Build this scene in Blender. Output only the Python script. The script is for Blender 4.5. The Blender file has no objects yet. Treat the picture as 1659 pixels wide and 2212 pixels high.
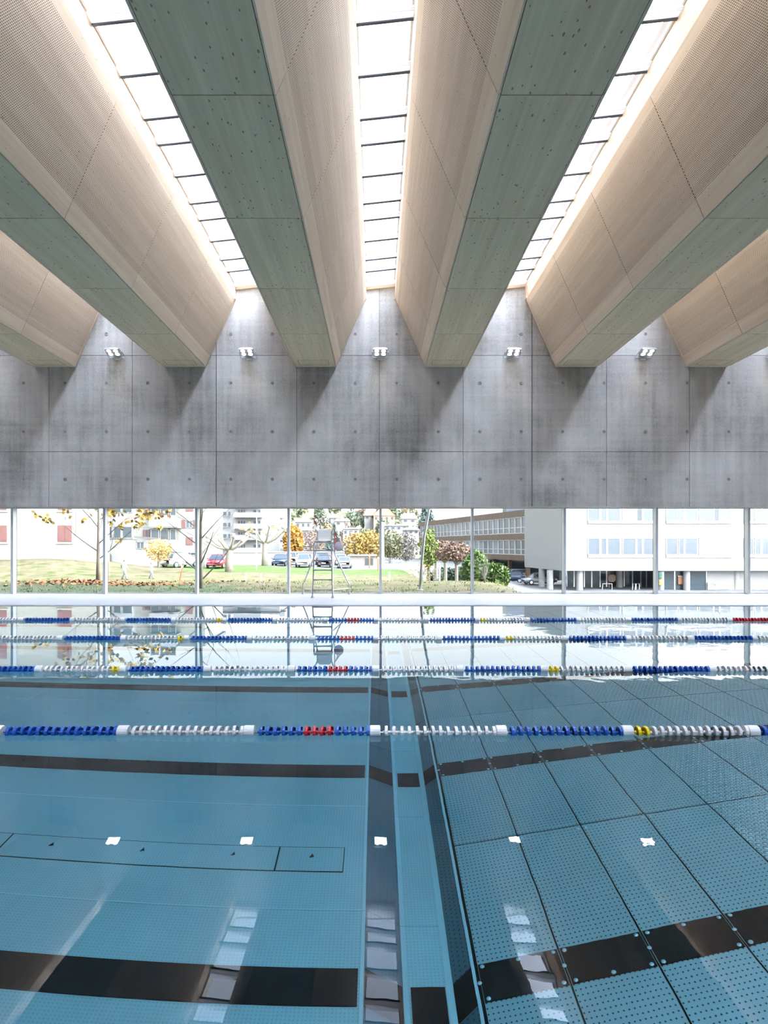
import bpy, math, random
from mathutils import Vector, Matrix
random.seed(7)
S = bpy.context.scene
COL = S.collection
PI = math.pi

# ------------------------------------------------------------------ camera
F = 1366.0; CXP = 813.0; CYP = 1177.0; HC = 1.5
cam_d = bpy.data.cameras.new('camera'); cam = bpy.data.objects.new('camera', cam_d); COL.objects.link(cam)
cam.location = (0, 0, HC); cam.rotation_euler = (PI/2, 0, 0)
cam_d.sensor_fit = 'HORIZONTAL'; cam_d.sensor_width = 36.0
cam_d.lens = F/1659*36.0
cam_d.shift_x = (829.5-CXP)/1659; cam_d.shift_y = (CYP-1106)/1659
cam_d.clip_start = .05; cam_d.clip_end = 2000
S.camera = cam

# ------------------------------------------------------------------ sky, sun, exposure
SKY = 6.8
SUN_AZ, SUN_EL = math.radians(76), math.radians(32)      # azimuth measured from straight behind the camera towards the right
sun_dir = Vector((math.sin(SUN_AZ)*math.cos(SUN_EL), -math.cos(SUN_AZ)*math.cos(SUN_EL), math.sin(SUN_EL)))
w = bpy.data.worlds.new('hazy_sky'); S.world = w; w.use_nodes = True
nt = w.node_tree; nt.nodes.clear()
tc = nt.nodes.new('ShaderNodeTexCoord'); sx = nt.nodes.new('ShaderNodeSeparateXYZ')
nt.links.new(tc.outputs['Generated'], sx.inputs[0])
cr = nt.nodes.new('ShaderNodeValToRGB'); nt.links.new(sx.outputs['Z'], cr.inputs[0])
cr.color_ramp.elements[0].position = 0.0; cr.color_ramp.elements[0].color = (1.0, 1.0, 1.0, 1)
cr.color_ramp.elements[1].position = .9; cr.color_ramp.elements[1].color = (.80, .88, 1.0, 1)
dt = nt.nodes.new('ShaderNodeVectorMath'); dt.operation = 'DOT_PRODUCT'; dt.inputs[1].default_value = sun_dir
nt.links.new(tc.outputs['Generated'], dt.inputs[0])
mr = nt.nodes.new('ShaderNodeMapRange'); mr.inputs[1].default_value = .15; mr.inputs[2].default_value = 1.0; mr.interpolation_type = 'SMOOTHSTEP'
mr.inputs[3].default_value = 1.0; mr.inputs[4].default_value = 10.5
nt.links.new(dt.outputs['Value'], mr.inputs[0])
mm = nt.nodes.new('ShaderNodeMath'); mm.operation = 'MULTIPLY'; mm.inputs[1].default_value = SKY
nt.links.new(mr.outputs[0], mm.inputs[0])
bg = nt.nodes.new('ShaderNodeBackground'); nt.links.new(cr.outputs[0], bg.inputs[0]); nt.links.new(mm.outputs[0], bg.inputs[1])
wo = nt.nodes.new('ShaderNodeOutputWorld'); nt.links.new(bg.outputs[0], wo.inputs[0])
sl = bpy.data.lights.new('sun', 'SUN'); sl.energy = 4.0; sl.angle = math.radians(2.0); sl.color = (1, .95, .87)
so = bpy.data.objects.new('sun', sl); COL.objects.link(so)
so.rotation_euler = (-sun_dir).to_track_quat('-Z', 'Y').to_euler(); so.location = (30, -20, 40)
S.view_settings.view_transform = 'Standard'; S.view_settings.look = 'None'
S.view_settings.gamma = 1; S.view_settings.use_curve_mapping = False
S.view_settings.exposure = 0.0
S.cycles.max_bounces = 12; S.cycles.diffuse_bounces = 7; S.cycles.glossy_bounces = 5
S.cycles.transmission_bounces = 8; S.cycles.transparent_max_bounces = 16
S.cycles.use_denoising = True

# ------------------------------------------------------------------ materials
class NT:
    def __init__(s, name):
        s.m = bpy.data.materials.new(name); s.m.use_nodes = True
        s.t = s.m.node_tree; s.t.nodes.clear()
        s.out = s.t.nodes.new('ShaderNodeOutputMaterial')
    def n(s, ty, **kw):
        nd = s.t.nodes.new(ty)
        for k, v in kw.items():
            if k.startswith('i_'): nd.inputs[int(k[2:])].default_value = v
            else: setattr(nd, k, v)
        return nd
    def l(s, a, b): s.t.links.new(a, b)
    def math(s, op, a, b=None, c=None):
        nd = s.n('ShaderNodeMath', operation=op)
        for i, v in enumerate((a, b, c)):
            if v is None: continue
            if isinstance(v, (int, float)): nd.inputs[i].default_value = v
            else: s.l(v, nd.inputs[i])
        return nd.outputs[0]
    def noise(s, vec, scale, detail=3, rough=.5, dist=0):
        nd = s.n('ShaderNodeTexNoise'); nd.inputs['Scale'].default_value = scale
        nd.inputs['Detail'].default_value = detail; nd.inputs['Roughness'].default_value = rough
        nd.inputs['Distortion'].default_value = dist
        if vec is not None: s.l(vec, nd.inputs['Vector'])
        return nd.outputs[0]
    def mapv(s, vec, scale=(1,1,1), loc=None):
        nd = s.n('ShaderNodeMapping'); nd.inputs['Scale'].default_value = scale
        s.l(vec, nd.inputs[0])
        if loc is not None: s.l(loc, nd.inputs['Location'])
        return nd.outputs[0]
    def ramp(s, fac, stops):
        nd = s.n('ShaderNodeValToRGB'); e = nd.color_ramp.elements
        while len(e) < len(stops): e.new(.5)
        for i, (p, c) in enumerate(stops):
            e[i].position = p; e[i].color = (*c, 1) if len(c) == 3 else c
        s.l(fac, nd.inputs[0]); return nd.outputs[0]
    def mix(s, fac, a, b, blend='MIX'):
        nd = s.n('ShaderNodeMix', data_type='RGBA', blend_type=blend)
        for i, v in ((0, fac), (6, a), (7, b)):
            if isinstance(v, (int, float)): nd.inputs[i].default_value = v
            elif isinstance(v, tuple): nd.inputs[i].default_value = (*v, 1)
            else: s.l(v, nd.inputs[i])
        return nd.outputs[2]
    def principled(s, **kw):
        p = s.n('ShaderNodeBsdfPrincipled')
        for k, v in kw.items():
            inp = p.inputs[k.replace('_', ' ')]
            if isinstance(v, (int, float)): inp.default_value = v
            elif isinstance(v, tuple): inp.default_value = (*v, 1) if len(v) == 3 else v
            else: s.l(v, inp)
        s.l(p.outputs[0], s.out.inputs[0]); return p
    def bump(s, h, strength=.3, dist=.01):
        b = s.n('ShaderNodeBump'); b.inputs['Strength'].default_value = strength; b.inputs['Distance'].default_value = dist
        s.l(h, b.inputs['Height']); return b.outputs[0]
    def objco(s): return s.n('ShaderNodeTexCoord').outputs['Object']
    def pos(s): return s.n('ShaderNodeNewGeometry').outputs['Position']
    def rnd(s): return s.n('ShaderNodeObjectInfo').outputs['Random']
    def rvec(s, k=37.0):
        c = s.n('ShaderNodeCombineXYZ'); r = s.math('MULTIPLY', s.rnd(), k)
        s.l(r, c.inputs[0]); s.l(s.math('MULTIPLY', r, 1.7), c.inputs[1]); return c.outputs[0]

def plain(name, col, rough=.5, metal=0, var=.06, scale=3.0, spec=.5):
    m = NT(name); n = m.noise(m.objco(), scale, 4)
    dark = tuple(c*(1-var) for c in col); lite = tuple(min(1, c*(1+var)) for c in col)
    c = m.ramp(n, [(.3, dark), (.7, lite)])
    m.principled(Base_Color=c, Roughness=rough, Metallic=metal, Specular_IOR_Level=spec)
    return m.m

def lattice(m, co, px, py, stagger):
    sp = m.n('ShaderNodeSeparateXYZ'); m.l(co, sp.inputs[0])
    u = m.math('DIVIDE', sp.outputs[0], px); v = m.math('DIVIDE', sp.outputs[1], py)
    if stagger:
        row = m.math('MULTIPLY', m.math('MODULO', m.math('ABSOLUTE', m.math('FLOOR', v)), 2.0), .5)
        u = m.math('ADD', u, row)
    fu = m.math('MULTIPLY', m.math('SUBTRACT', m.math('FRACT', u), .5), px)
    fv = m.math('MULTIPLY', m.math('SUBTRACT', m.math('FRACT', v), .5), py)
    d2 = m.math('ADD', m.math('MULTIPLY', fu, fu), m.math('MULTIPLY', fv, fv))
    return m.math('SQRT', d2), sp

def wood(name, perf=False, base=((.69,.53,.37), (.83,.68,.51)), kt=.19, ks=.5):
    m = NT(name); co = m.objco()
    cv = m.n('ShaderNodeVectorMath', operation='ADD'); m.l(co, cv.inputs[0]); m.l(m.rvec(), cv.inputs[1]); cw = cv.outputs[0]
    g1 = m.noise(m.mapv(cw, (.5, 22, 22)), 1.0, 5, .6, .25)
    g2 = m.noise(m.mapv(cw, (.25, 4.3, 4.3)), 1.0, 2)
    g = m.math('ADD', m.math('MULTIPLY', g1, .55), m.math('MULTIPLY', g2, .45))
    c = m.ramp(g, [(.33, base[0]), (.62, base[1])])
    # glued boards, each of a slightly different tone
    sp = m.n('ShaderNodeSeparateXYZ'); m.l(cw, sp.inputs[0])
    bi = m.math('FLOOR', m.math('DIVIDE', sp.outputs[1], .11))
    wn = m.n('ShaderNodeTexWhiteNoise', noise_dimensions='1D'); m.l(bi, wn.inputs['W'])
    c = m.mix(m.math('MULTIPLY', wn.outputs[0], .16), c, (.52, .40, .28))
    vo = m.n('ShaderNodeTexVoronoi'); vo.inputs['Scale'].default_value = 1.0
    m.l(m.mapv(cw, (6.0, 12.5, 12.5)), vo.inputs['Vector'])
    kn = m.math('MULTIPLY', m.math('LESS_THAN', vo.outputs[0], m.math('MULTIPLY', m.noise(cw, 2.3), kt)), m.math('GREATER_THAN', m.noise(m.mapv(cw, (1.4, 2, 2)), 1.0), .40))
    c = m.mix(m.math('MULTIPLY', kn, ks), c, (.12, .09, .07))
    h = m.math('MULTIPLY', g1, .3)
    if perf:
        d, sp2 = lattice(m, co, .032, .0275, True)
        hole = m.math('LESS_THAN', d, .0080)
        msk = m.math('MULTIPLY', m.math('GREATER_THAN', sp2.outputs[1], .33), m.math('LESS_THAN', sp2.outputs[1], 1.97))
        hole = m.math('MULTIPLY', hole, msk)
        c = m.mix(m.math('MULTIPLY', hole, .94), c, (.05, .03, .02))
        h = m.math('SUBTRACT', h, m.math('MULTIPLY', hole, 2.0))
    m.principled(Base_Color=c, Roughness=.62, Normal=m.bump(h, .12, .004), Specular_IOR_Level=.3)
    return m.m

def concrete(name, k=1.0):
    m = NT(name); p = m.pos()
    a = m.noise(p, .45, 5, .6, .4); b = m.noise(m.mapv(p, (5.0, 5.0, .28)), 1.0, 4, .6); c2 = m.noise(p, 22, 4, .7)
    lines = m.noise(m.mapv(p, (.25, .25, 9.0)), 1.0, 3, .6)
    v = m.math('ADD', m.math('MULTIPLY', a, .48), m.math('MULTIPLY', b, .24))
    v = m.math('ADD', v, m.math('MULTIPLY', c2, .19)); v = m.math('ADD', v, m.math('MULTIPLY', lines, .09))
    v = m.math('ADD', v, m.math('MULTIPLY', m.math('SUBTRACT', m.rnd(), .5), .07))
    col = m.ramp(v, [(.36, (.23*k, .213*k, .193*k)), (.5, (.45*k, .421*k, .385*k)), (.64, (.62*k, .586*k, .545*k))])
    vo = m.n('ShaderNodeTexVoronoi'); vo.inputs['Scale'].default_value = 3.1; m.l(p, vo.inputs['Vector'])
    pit = m.math('LESS_THAN', vo.outputs[0], .035)
    col = m.mix(m.math('MULTIPLY', pit, .6), col, (.08, .08, .08))
    m.principled(Base_Color=col, Roughness=.72, Normal=m.bump(m.math('ADD', c2, lines), .12, .006), Specular_IOR_Level=.35)
    return m.m

def steel(name, mode, col=(.50, .62, .64), metal=.35, rough=.34):
    m = NT(name); co = m.objco()
    n = m.noise(m.mapv(co, (1.2, 1.2, 1.2)), 1.0, 3)
    rr = m.math('ADD', m.math('MULTIPLY', m.math('SUBTRACT', m.rnd(), .5), .16), n)
    c = m.ramp(rr, [(.3, tuple(x*.86 for x in col)), (.7, col)])
    h = None
    if mode == 'stud':
        d, _ = lattice(m, m.pos(), .024, .024, False)
        dot = m.math('LESS_THAN', d, .0058); c = m.mix(m.math('MULTIPLY', dot, .24), c, (.06, .10, .12)); h = dot
    if mode == 'hole':
        d, _ = lattice(m, co, .030, .036, False)
        dot = m.math('LESS_THAN', d, .0056); c = m.mix(m.math('MULTIPLY', dot, .9), c, (.01, .025, .035)); h = m.math('MULTIPLY', dot, -1.0)
    if mode == 'boss':
        d, _ = lattice(m, co, .050, .046, True)
        dot = m.math('SMOOTH_MIN', m.math('DIVIDE', d, .018), 1.0, .3)
        ring = m.math('LESS_THAN', m.math('ABSOLUTE', m.math('SUBTRACT', d, .0165)), .003)
        c = m.mix(m.math('MULTIPLY', ring, .8), c, (.03, .07, .09)); c = m.mix(m.math('MULTIPLY', m.math('LESS_THAN', d, .012), .35), c, (.85, .9, .9)); h = m.math('MULTIPLY', dot, -3.0)  # bright centre is a highlight painted on each boss, inside a dark ring
    kw = dict(Base_Color=c, Roughness=rough, Metallic=metal)
    if h is not None: kw['Normal'] = m.bump(h, .5, .003)
    m.principled(**kw)
    return m.m

def thin_glass(name, tint, refl=1.0):
    m = NT(name)
    tr = m.n('ShaderNodeBsdfTransparent'); tr.inputs[0].default_value = (*tint, 1)
    gl = m.n('ShaderNodeBsdfGlossy'); gl.inputs['Roughness'].default_value = 0.0
    lw = m.n('ShaderNodeLayerWeight')            # facing: the same from both sides of the pane
    fr = m.math('MULTIPLY_ADD', m.math('POWER', lw.outputs['Facing'], 5.0), .92, .045)
    mx = m.n('ShaderNodeMixShader'); m.l(m.math('MULTIPLY', fr, refl), mx.inputs[0])
    m.l(tr.outputs[0], mx.inputs[1]); m.l(gl.outputs[0], mx.inputs[2]); m.l(mx.outputs[0], m.out.inputs[0])
    return m.m

def emit(name, col, s):
    m = NT(name); e = m.n('ShaderNodeEmission'); e.inputs[0].default_value = (*col, 1); e.inputs[1].default_value = s
    m.l(e.outputs[0], m.out.inputs[0]); return m.m

def water_mat():
    m = NT('pool_water'); p = m.pos()
    a = m.noise(m.mapv(p, (1.6, 1.6, 1)), 1.0, 2, .5, .3); b = m.noise(p, 8.0, 2, .5)
    sp = m.n('ShaderNodeSeparateXYZ'); m.l(p, sp.inputs[0])
    calm = m.n('ShaderNodeMapRange'); calm.inputs[1].default_value = -.2; calm.inputs[2].default_value = 1.2
    calm.inputs[3].default_value = .12; calm.inputs[4].default_value = 1.0; m.l(sp.outputs[0], calm.inputs[0])
    h = m.math('MULTIPLY', m.math('ADD', m.math('MULTIPLY', a, 1.0), m.math('MULTIPLY', b, .10)), calm.outputs[0])
    g = m.n('ShaderNodeBsdfPrincipled')
    g.inputs['Base Color'].default_value = (1, 1, 1, 1); g.inputs['Roughness'].default_value = 0.0
    g.inputs['IOR'].default_value = 1.333; g.inputs['Transmission Weight'].default_value = 1.0
    m.l(m.bump(h, .22, .012), g.inputs['Normal'])
    m.l(g.outputs[0], m.out.inputs[0])
    va = m.n('ShaderNodeVolumeAbsorption'); va.inputs[0].default_value = (.30, .84, .97, 1); va.inputs[1].default_value = .30
    m.l(va.outputs[0], m.out.inputs[1])
    return m.m

def tiles_mat():
    m = NT('deck_tiles'); p = m.pos()
    br = m.n('ShaderNodeTexBrick'); br.offset = 0.0; br.inputs['Scale'].default_value = 1.0
    br.inputs['Mortar Size'].default_value = .004; br.inputs['Brick Width'].default_value = .075; br.inputs['Row Height'].default_value = .075
    br.inputs['Color1'].default_value = (.38, .40, .445, 1); br.inputs['Color2'].default_value = (.42, .44, .485, 1); br.inputs['Mortar'].default_value = (.33, .35, .39, 1)
    m.l(p, br.inputs['Vector'])
    m.principled(Base_Color=br.outputs[0], Roughness=.42, Specular_IOR_Level=.35, Normal=m.bump(br.outputs[1], .1, .002))
    return m.m

def ground_mat(name, a, b, c, scale=.55):
    m = NT(name); p = m.pos()
    n = m.noise(p, scale, 5, .65, .5); f = m.noise(p, 9.0, 3, .7)
    v = m.math('ADD', m.math('MULTIPLY', n, .75), m.math('MULTIPLY', f, .25))
    a, b, c = [tuple(q*.66 for q in k) for k in (a, b, c)]
    m.principled(Base_Color=m.ramp(v, [(.38, a), (.5, b), (.6, c)]), Roughness=.95, Normal=m.bump(f, .6, .05), Specular_IOR_Level=.1)
    return m.m

def frit():
    m = NT('white_fritted_glass_band'); d = m.n('ShaderNodeBsdfDiffuse'); d.inputs[0].default_value = (.88, .89, .9, 1)
    t = m.n('ShaderNodeBsdfTranslucent'); t.inputs[0].default_value = (.93, .95, 1.0, 1); x = m.n('ShaderNodeMixShader'); x.inputs[0].default_value = .36
    m.l(d.outputs[0], x.inputs[1]); m.l(t.outputs[0], x.inputs[2]); m.l(x.outputs[0], m.out.inputs[0]); return m.m
M = dict(frit=frit(),
    wood=wood('spruce_soffit', False, ((.66,.52,.33), (.80,.66,.44)), .27, .72), perf=wood('perforated_spruce', True), woodtrim=wood('spruce_trim'),
    core=plain('beam_core', (.20, .16, .12), .9), concrete=concrete('board_formed_concrete'), joint=plain('concrete_joint', (.10, .10, .10), .9),
    ring=plain('tie_hole_mortar', (.34, .33, .32), .8), plug=plain('tie_hole_dark', (.20, .19, .18), .9),
    white=plain('white_powder_coat', (.80, .81, .82), .4), gasket=plain('dark_gasket', (.035, .04, .05), .5),
    alu=plain('mullion_aluminium', (.58, .60, .62), .4, .3), navy=plain('mullion_seal', (.04, .05, .09), .5),
    sky_glass=thin_glass('skylight_glass', (.86, .90, .97), .8), win_glass=thin_glass('window_glass', (.58, .59, .59), .7),
    tiles=tiles_mat(), coping=plain('pool_coping', (.55, .58, .63), .35), water=water_mat(),
    stud=steel('studded_steel', 'stud'), hole=steel('perforated_steel', 'hole', (.44, .55, .57), .45, .32),
    boss=steel('embossed_steel', 'boss', (.50, .60, .62), .5, .28), steel=steel('brushed_steel', '', (.55, .65, .67), .5, .3),
    darksteel=steel('shaded_steel', 'stud', (.22, .29, .33), .5, .35),  # studded steel darkened, the slope's weaker reflection put into its colour
    black=plain('black_lane_marking', (.004, .005, .007), .6, spec=.1), weld=plain('weld_bead', (.60, .70, .72), .4, .3),
    boltm=plain('bright_bolt', (.62, .70, .70), .3, .6),
    fwhite=plain('white_float', (.78, .77, .76), .35), fblue=plain('blue_float', (.012, .09, .42), .3),
    fred=plain('red_float', (.55, .012, .03), .3), fyellow=plain('yellow_float', (.85, .62, .01), .3), cable=plain('steel_cable', (.3, .3, .3), .3, .9),
    lamp=emit('led_lens', (1.0, .97, .90), 14.0), lamp_body=plain('lamp_housing', (.55, .55, .54), .35, .4),
    tube=plain('chair_steel_tube', (.50, .51, .54), .28, .7), seat=plain('grey_seat_shell', (.80, .77, .72), .5), foot=plain('grey_rubber_foot', (.42, .41, .38), .7),
    redrope=plain('red_net', (.42, .015, .03), .6), buoy=plain('pale_buoy', (.82, .80, .88), .5),
    meadow=ground_mat('dry_meadow', (.07, .105, .03), (.17, .145, .085), (.21, .17, .12), .8),
    shade_grass=ground_mat('shadowed_turf', (.07, .10, .05), (.11, .14, .08), (.16, .155, .10), 1.1),  # darker turf colours, the hall's cast shadow painted in
    lawn=ground_mat('green_lawn', (.08, .13, .035), (.11, .17, .05), (.14, .19, .07)),
    asphalt=ground_mat('pale_asphalt', (.17, .17, .175), (.20, .20, .205), (.23, .23, .235)),
    hill=ground_mat('wooded_hillside', (.15, .16, .10), (.21, .20, .14), (.26, .24, .18), .03),
)
EX = .60     # overall tone of the materials outside
def mat(name, col, rough=.6, metal=0, var=.06, scale=3.0):
    if name not in M: M[name] = plain(name, tuple(q*EX for q in col), rough, metal, var, scale)
    return M[name]

# ------------------------------------------------------------------ mesh helpers
class MB:
    def __init__(s): s.v = []; s.f = []; s.mi = []; s.cur = 0
    def face(s, idx): s.f.append(tuple(idx)); s.mi.append(s.cur)
    def box(s, x0, x1, y0, y1, z0, z1, M4=None):
        b = len(s.v); c = [(x, y, z) for z in (z0, z1) for y in (y0, y1) for x in (x0, x1)]
        if M4 is not None: c = [tuple(M4 @ Vector(q)) for q in c]
        s.v += c
        for q in ((0,2,3,1), (4,5,7,6), (0,1,5,4), (2,6,7,3), (0,4,6,2), (1,3,7,5)): s.face(b+i for i in q)
        return s
    def cbox(s, c, sz, M4=None):
        return s.box(c[0]-sz[0]/2, c[0]+sz[0]/2, c[1]-sz[1]/2, c[1]+sz[1]/2, c[2]-sz[2]/2, c[2]+sz[2]/2, M4)
    def quad(s, *p):
        b = len(s.v); s.v += [tuple(q) for q in p]; s.face(range(b, b+len(p))); return s
    def tube(s, pts, rads, n=6, cap=True):
        pts = [Vector(p) for p in pts]
        if isinstance(rads, (int, float)): rads = [rads]*len(pts)
        rings = []; up = None
        for i, p in enumerate(pts):
            d = (pts[min(i+1, len(pts)-1)]-pts[max(i-1, 0)])
            if d.length < 1e-9: d = Vector((0, 0, 1))
            d.normalize()
            if up is None: up = d.orthogonal().normalized()
            a = (up - d*up.dot(d))
            a = a.normalized() if a.length > 1e-6 else d.orthogonal().normalized()
            up = a; b2 = d.cross(a); base = len(s.v)
            for k in range(n):
                t = 2*PI*k/n; s.v.append(tuple(p + (a*math.cos(t)+b2*math.sin(t))*rads[i]))
            rings.append(base)
        for r0, r1 in zip(rings, rings[1:]):
            for k in range(n): s.face((r0+k, r0+(k+1) % n, r1+(k+1) % n, r1+k))
        if cap:
            s.face(reversed(range(rings[0], rings[0]+n))); s.face(range(rings[-1], rings[-1]+n))
        return s
    def lathe(s, prof, n=16, axis='z', o=(0,0,0)):   # prof: (radius, height)
        base = len(s.v); o = Vector(o)
        for r, h in prof:
            for k in range(n):
                t = 2*PI*k/n; c, q = r*math.cos(t), r*math.sin(t)
                p = (c, q, h) if axis == 'z' else ((h, c, q) if axis == 'x' else (q, h, c))
                s.v.append(tuple(Vector(p)+o))
        for i in range(len(prof)-1):
            for k in range(n):
                s.face((base+i*n+k, base+i*n+(k+1) % n, base+(i+1)*n+(k+1) % n, base+(i+1)*n+k))
        if prof[0][0] > 1e-5: s.face(reversed(range(base, base+n)))
        if prof[-1][0] > 1e-5: s.face(range(base+(len(prof)-1)*n, base+len(prof)*n))
        return s
    def prism(s, poly, y0, y1):      # polygon in xz extruded along y
        b = len(s.v); n = len(poly)
        s.v += [(x, y0, z) for x, z in poly]+[(x, y1, z) for x, z in poly]
        s.face(range(b, b+n)); s.face(reversed(range(b+n, b+2*n)))
        for i in range(n): s.face((b+i, b+n+i, b+n+(i+1) % n, b+(i+1) % n))
        return s
    def ell(s, c, r, n=10, m=6, jit=0):
        prof = [(math.sin(PI*i/m), -math.cos(PI*i/m)) for i in range(m+1)]; base = len(s.v)
        for i, (rr, h) in enumerate(prof):
            for k in range(n):
                t = 2*PI*k/n; j = 1+random.uniform(-jit, jit)
                s.v.append((c[0]+r[0]*rr*math.cos(t)*j, c[1]+r[1]*rr*math.sin(t)*j, c[2]+r[2]*h*j))
        for i in range(m):
            for k in range(n): s.face((base+i*n+k, base+i*n+(k+1) % n, base+(i+1)*n+(k+1) % n, base+(i+1)*n+k))
        return s
    def mesh(s, name, mats, smooth=False, off=None):
        me = bpy.data.meshes.new(name)
        v = s.v if off is None else [(a-off[0], b-off[1], c-off[2]) for a, b, c in s.v]
        me.from_pydata(v, [], s.f)
        mats = mats if isinstance(mats, (list, tuple)) else [mats]
        for m_ in mats: me.materials.append(M[m_] if isinstance(m_, str) else m_)
        if len(mats) > 1: me.polygons.foreach_set('material_index', s.mi)
        if smooth: me.polygons.foreach_set('use_smooth', [True]*len(me.polygons))
        me.update(); return me
    def build(s, name, mats, parent=None, smooth=False, world=True, loc=None):
        off = tuple(parent.location) if (parent is not None and world) else None
        if parent is not None and world and parent.parent is not None:
            q = parent.parent.location; off = (off[0]+q[0], off[1]+q[1], off[2]+q[2])
        return link(name, s.mesh(name, mats, smooth, off), parent, loc)

def link(name, me, parent=None, loc=None, rot=None):
    o = bpy.data.objects.new(name, me); COL.objects.link(o)
    if parent is not None: o.parent = parent
    if loc is not None: o.location = loc
    if rot is not None: o.rotation_euler = rot
    return o
def tag(o, label=None, cat=None, group=None, kind=None):
    if label: o['label'] = label
    if cat: o['category'] = cat
    if group: o['group'] = group
    if kind: o['kind'] = kind
    return o
def thing(name, label, cat, loc=(0,0,0), rz=0, group=None, kind=None):
    o = bpy.data.objects.new(name, None); COL.objects.link(o); o.empty_display_size = .2
    o.location = loc; o.rotation_euler = (0, 0, rz); return tag(o, label, cat, group, kind)
def P(px, py, d): return Vector(((px-CXP)/F*d, d, HC-(py-CYP)/F*d))

# ================================================================== ROOM
Z0, Z1, Z2 = 6.73, 8.70, 9.03            # beam soffit, kink, skylight
PITCH, HB, DX1, DX2 = 3.826, .5925, .87, .90
WALL_Y, GLASS_Y = 18.60, 19.20
XL, XR, YB = -17.1, 17.35, -6.0
XC0 = -1.79
beam_x = [XC0+PITCH*k for k in range(-3, 5)]      # -13.27 ... 13.5
MOD = 2.775
joints = [15.67-MOD*k for k in range(-1, 8)]      # 18.445 ... -3.755

floor = MB()
for b_ in ((XL, XR, 15.62, GLASS_Y+.1), (XL, XR, YB, -.02), (XL, -13.02, -.02, 15.62), (12.02, XR, -.02, 15.62)):
    floor.box(b_[0], b_[1], b_[2], b_[3], -.35, .02)
fl = floor.build('floor', 'tiles'); tag(fl, 'pale blue-white mosaic tiled pool deck', kind='structure')
cp = MB().box(-13.0, 12.0, 15.55, 15.75, -.30, .012); cp.box(-13.0, 12.0, 15.50, 15.56, -.30, -.03)
tag(cp.build('trim_1', 'coping'), 'pale overflow edge at the far end of the pool', kind='structure')

# back wall (concrete, above the window band), panel by panel
wb = MB().box(XL-.3, XR+.3, WALL_Y+.03, GLASS_Y+.4, 2.63, 9.5)
wall = wb.build('wall_back', 'joint'); tag(wall, 'grey board-marked concrete wall above the long window band', kind='structure')
xj = [XL, -14.5, -12.05, -9.63, -7.18, -4.71, -2.34, .09, 2.55, 4.58, 6.77, 9.21, 11.65, 14.1, XR]
zj = [2.63, 4.24, 7.07, 9.45]
for zi in range(3):
    for i in range(len(xj)-1):
        g = .012 if xj[i] in (-4.71, 4.58) else .006; g2 = .012 if xj[i+1] in (-4.71, 4.58) else .006
        dy = random.uniform(-.003, .003)
        MB().box(xj[i]+g, xj[i+1]-g2, WALL_Y+dy, WALL_Y+.035, zj[zi]+(.006 if zi else 0), zj[zi+1]-.006).build('concrete_panel', 'concrete', wall)
MB().box(XL, XR, WALL_Y+.01, GLASS_Y+.4, 2.625, 2.635).build('soffit', 'concrete', wall)
ringm = MB().lathe([(.045, .002), (.052, -.004), (.040, -.008), (.030, -.003), (.030, .0)], 14, 'y').mesh('tie_hole', 'ring', True)
plugm = MB().lathe([(.030, -.002), (.020, -.004)], 10, 'y').mesh('tie_plug', 'plug')
for zz in (3.43, 4.83, 6.26, 7.70):
    for k in range(-10, 11):
        xx = -.62+1.22*k + (.0 if zz < 7 else .0)
        if zz > 6.7:
            r = (xx-XC0) % PITCH; r = min(r, PITCH-r)
            if r < HB+DX1*(zz-Z0)/(Z1-Z0)+.08: continue
        t_ = link('tie_hole', ringm, wall, (xx, WALL_Y-.002, zz)); link('tie_plug', plugm, t_)

# other walls
tag(MB().box(XL-.3, XL, YB, GLASS_Y+.4, -.4, 9.5).build('wall_left', 'concrete'), 'concrete side wall at the left end of the hall', kind='structure')
tag(MB().box(XR, XR+.3, YB, GLASS_Y+.4, -.4, 9.5).build('wall_right', 'concrete'), 'concrete side wall at the right end of the hall', kind='structure')
wf = MB().box(XL-.3, XR+.3, YB-.4, YB, -.4, 9.5)
tag(wf.build('wall_front', 'concrete'), 'concrete wall behind the viewer', kind='structure')

# roof over the beams
rf = MB()
for bx in [XC0+PITCH*k for k in range(-4, 6)]:
    rf.box(max(bx-HB-DX2+.01, XL-.3), min(bx+HB+DX2-.01, XR+.3), YB-.4, GLASS_Y+.4, Z2+.13, Z2+.45)
cl = rf.build('ceiling', 'core'); tag(cl, 'timber roof deck above the beams', kind='structure')
rf2 = MB()
for xe, sgn in ((XL, 1), (XR, -1)):
    rf2.box(min(xe, xe+sgn*.45), max(xe, xe+sgn*.45), YB, WALL_Y, Z2-.2, Z2+.14)
rf2.build('edge_board', 'wood', cl)

# ---------------------------------------------------------------- ceiling beams
def local_panel(L, Wd, T, matn, nm):
    # local x along the beam, local y across, z=0 is the visible face, thickness goes to -z
    return MB().box(0, L-.017, .006, Wd-.006, -T, 0).mesh(nm, matn)
ang_s = math.atan2(Z1-Z0, DX1); SL = math.hypot(Z1-Z0, DX1)
soff_me = local_panel(MOD, 2*HB, .03, 'wood', 'soffit_panel')
side_me = local_panel(MOD, SL, .03, 'perf', 'side_panel')
names = ['broad timber ceiling beam at the far left edge', 'second timber ceiling beam from the left, left of the left skylight',
         'third timber ceiling beam, between the left and the middle skylight', 'fourth timber ceiling beam, between the middle and the right skylight',
         'fifth timber ceiling beam, right of the right skylight', 'timber ceiling beam at the far right edge, just above the right lamp']
def basis(o, origin, ex, ey):
    ex = Vector(ex).normalized(); ey = Vector(ey).normalized(); ez = ex.cross(ey)
    m4 = Matrix((ex, ey, ez)).transposed().to_4x4(); m4.translation = Vector(origin); o.matrix_basis = m4
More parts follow.
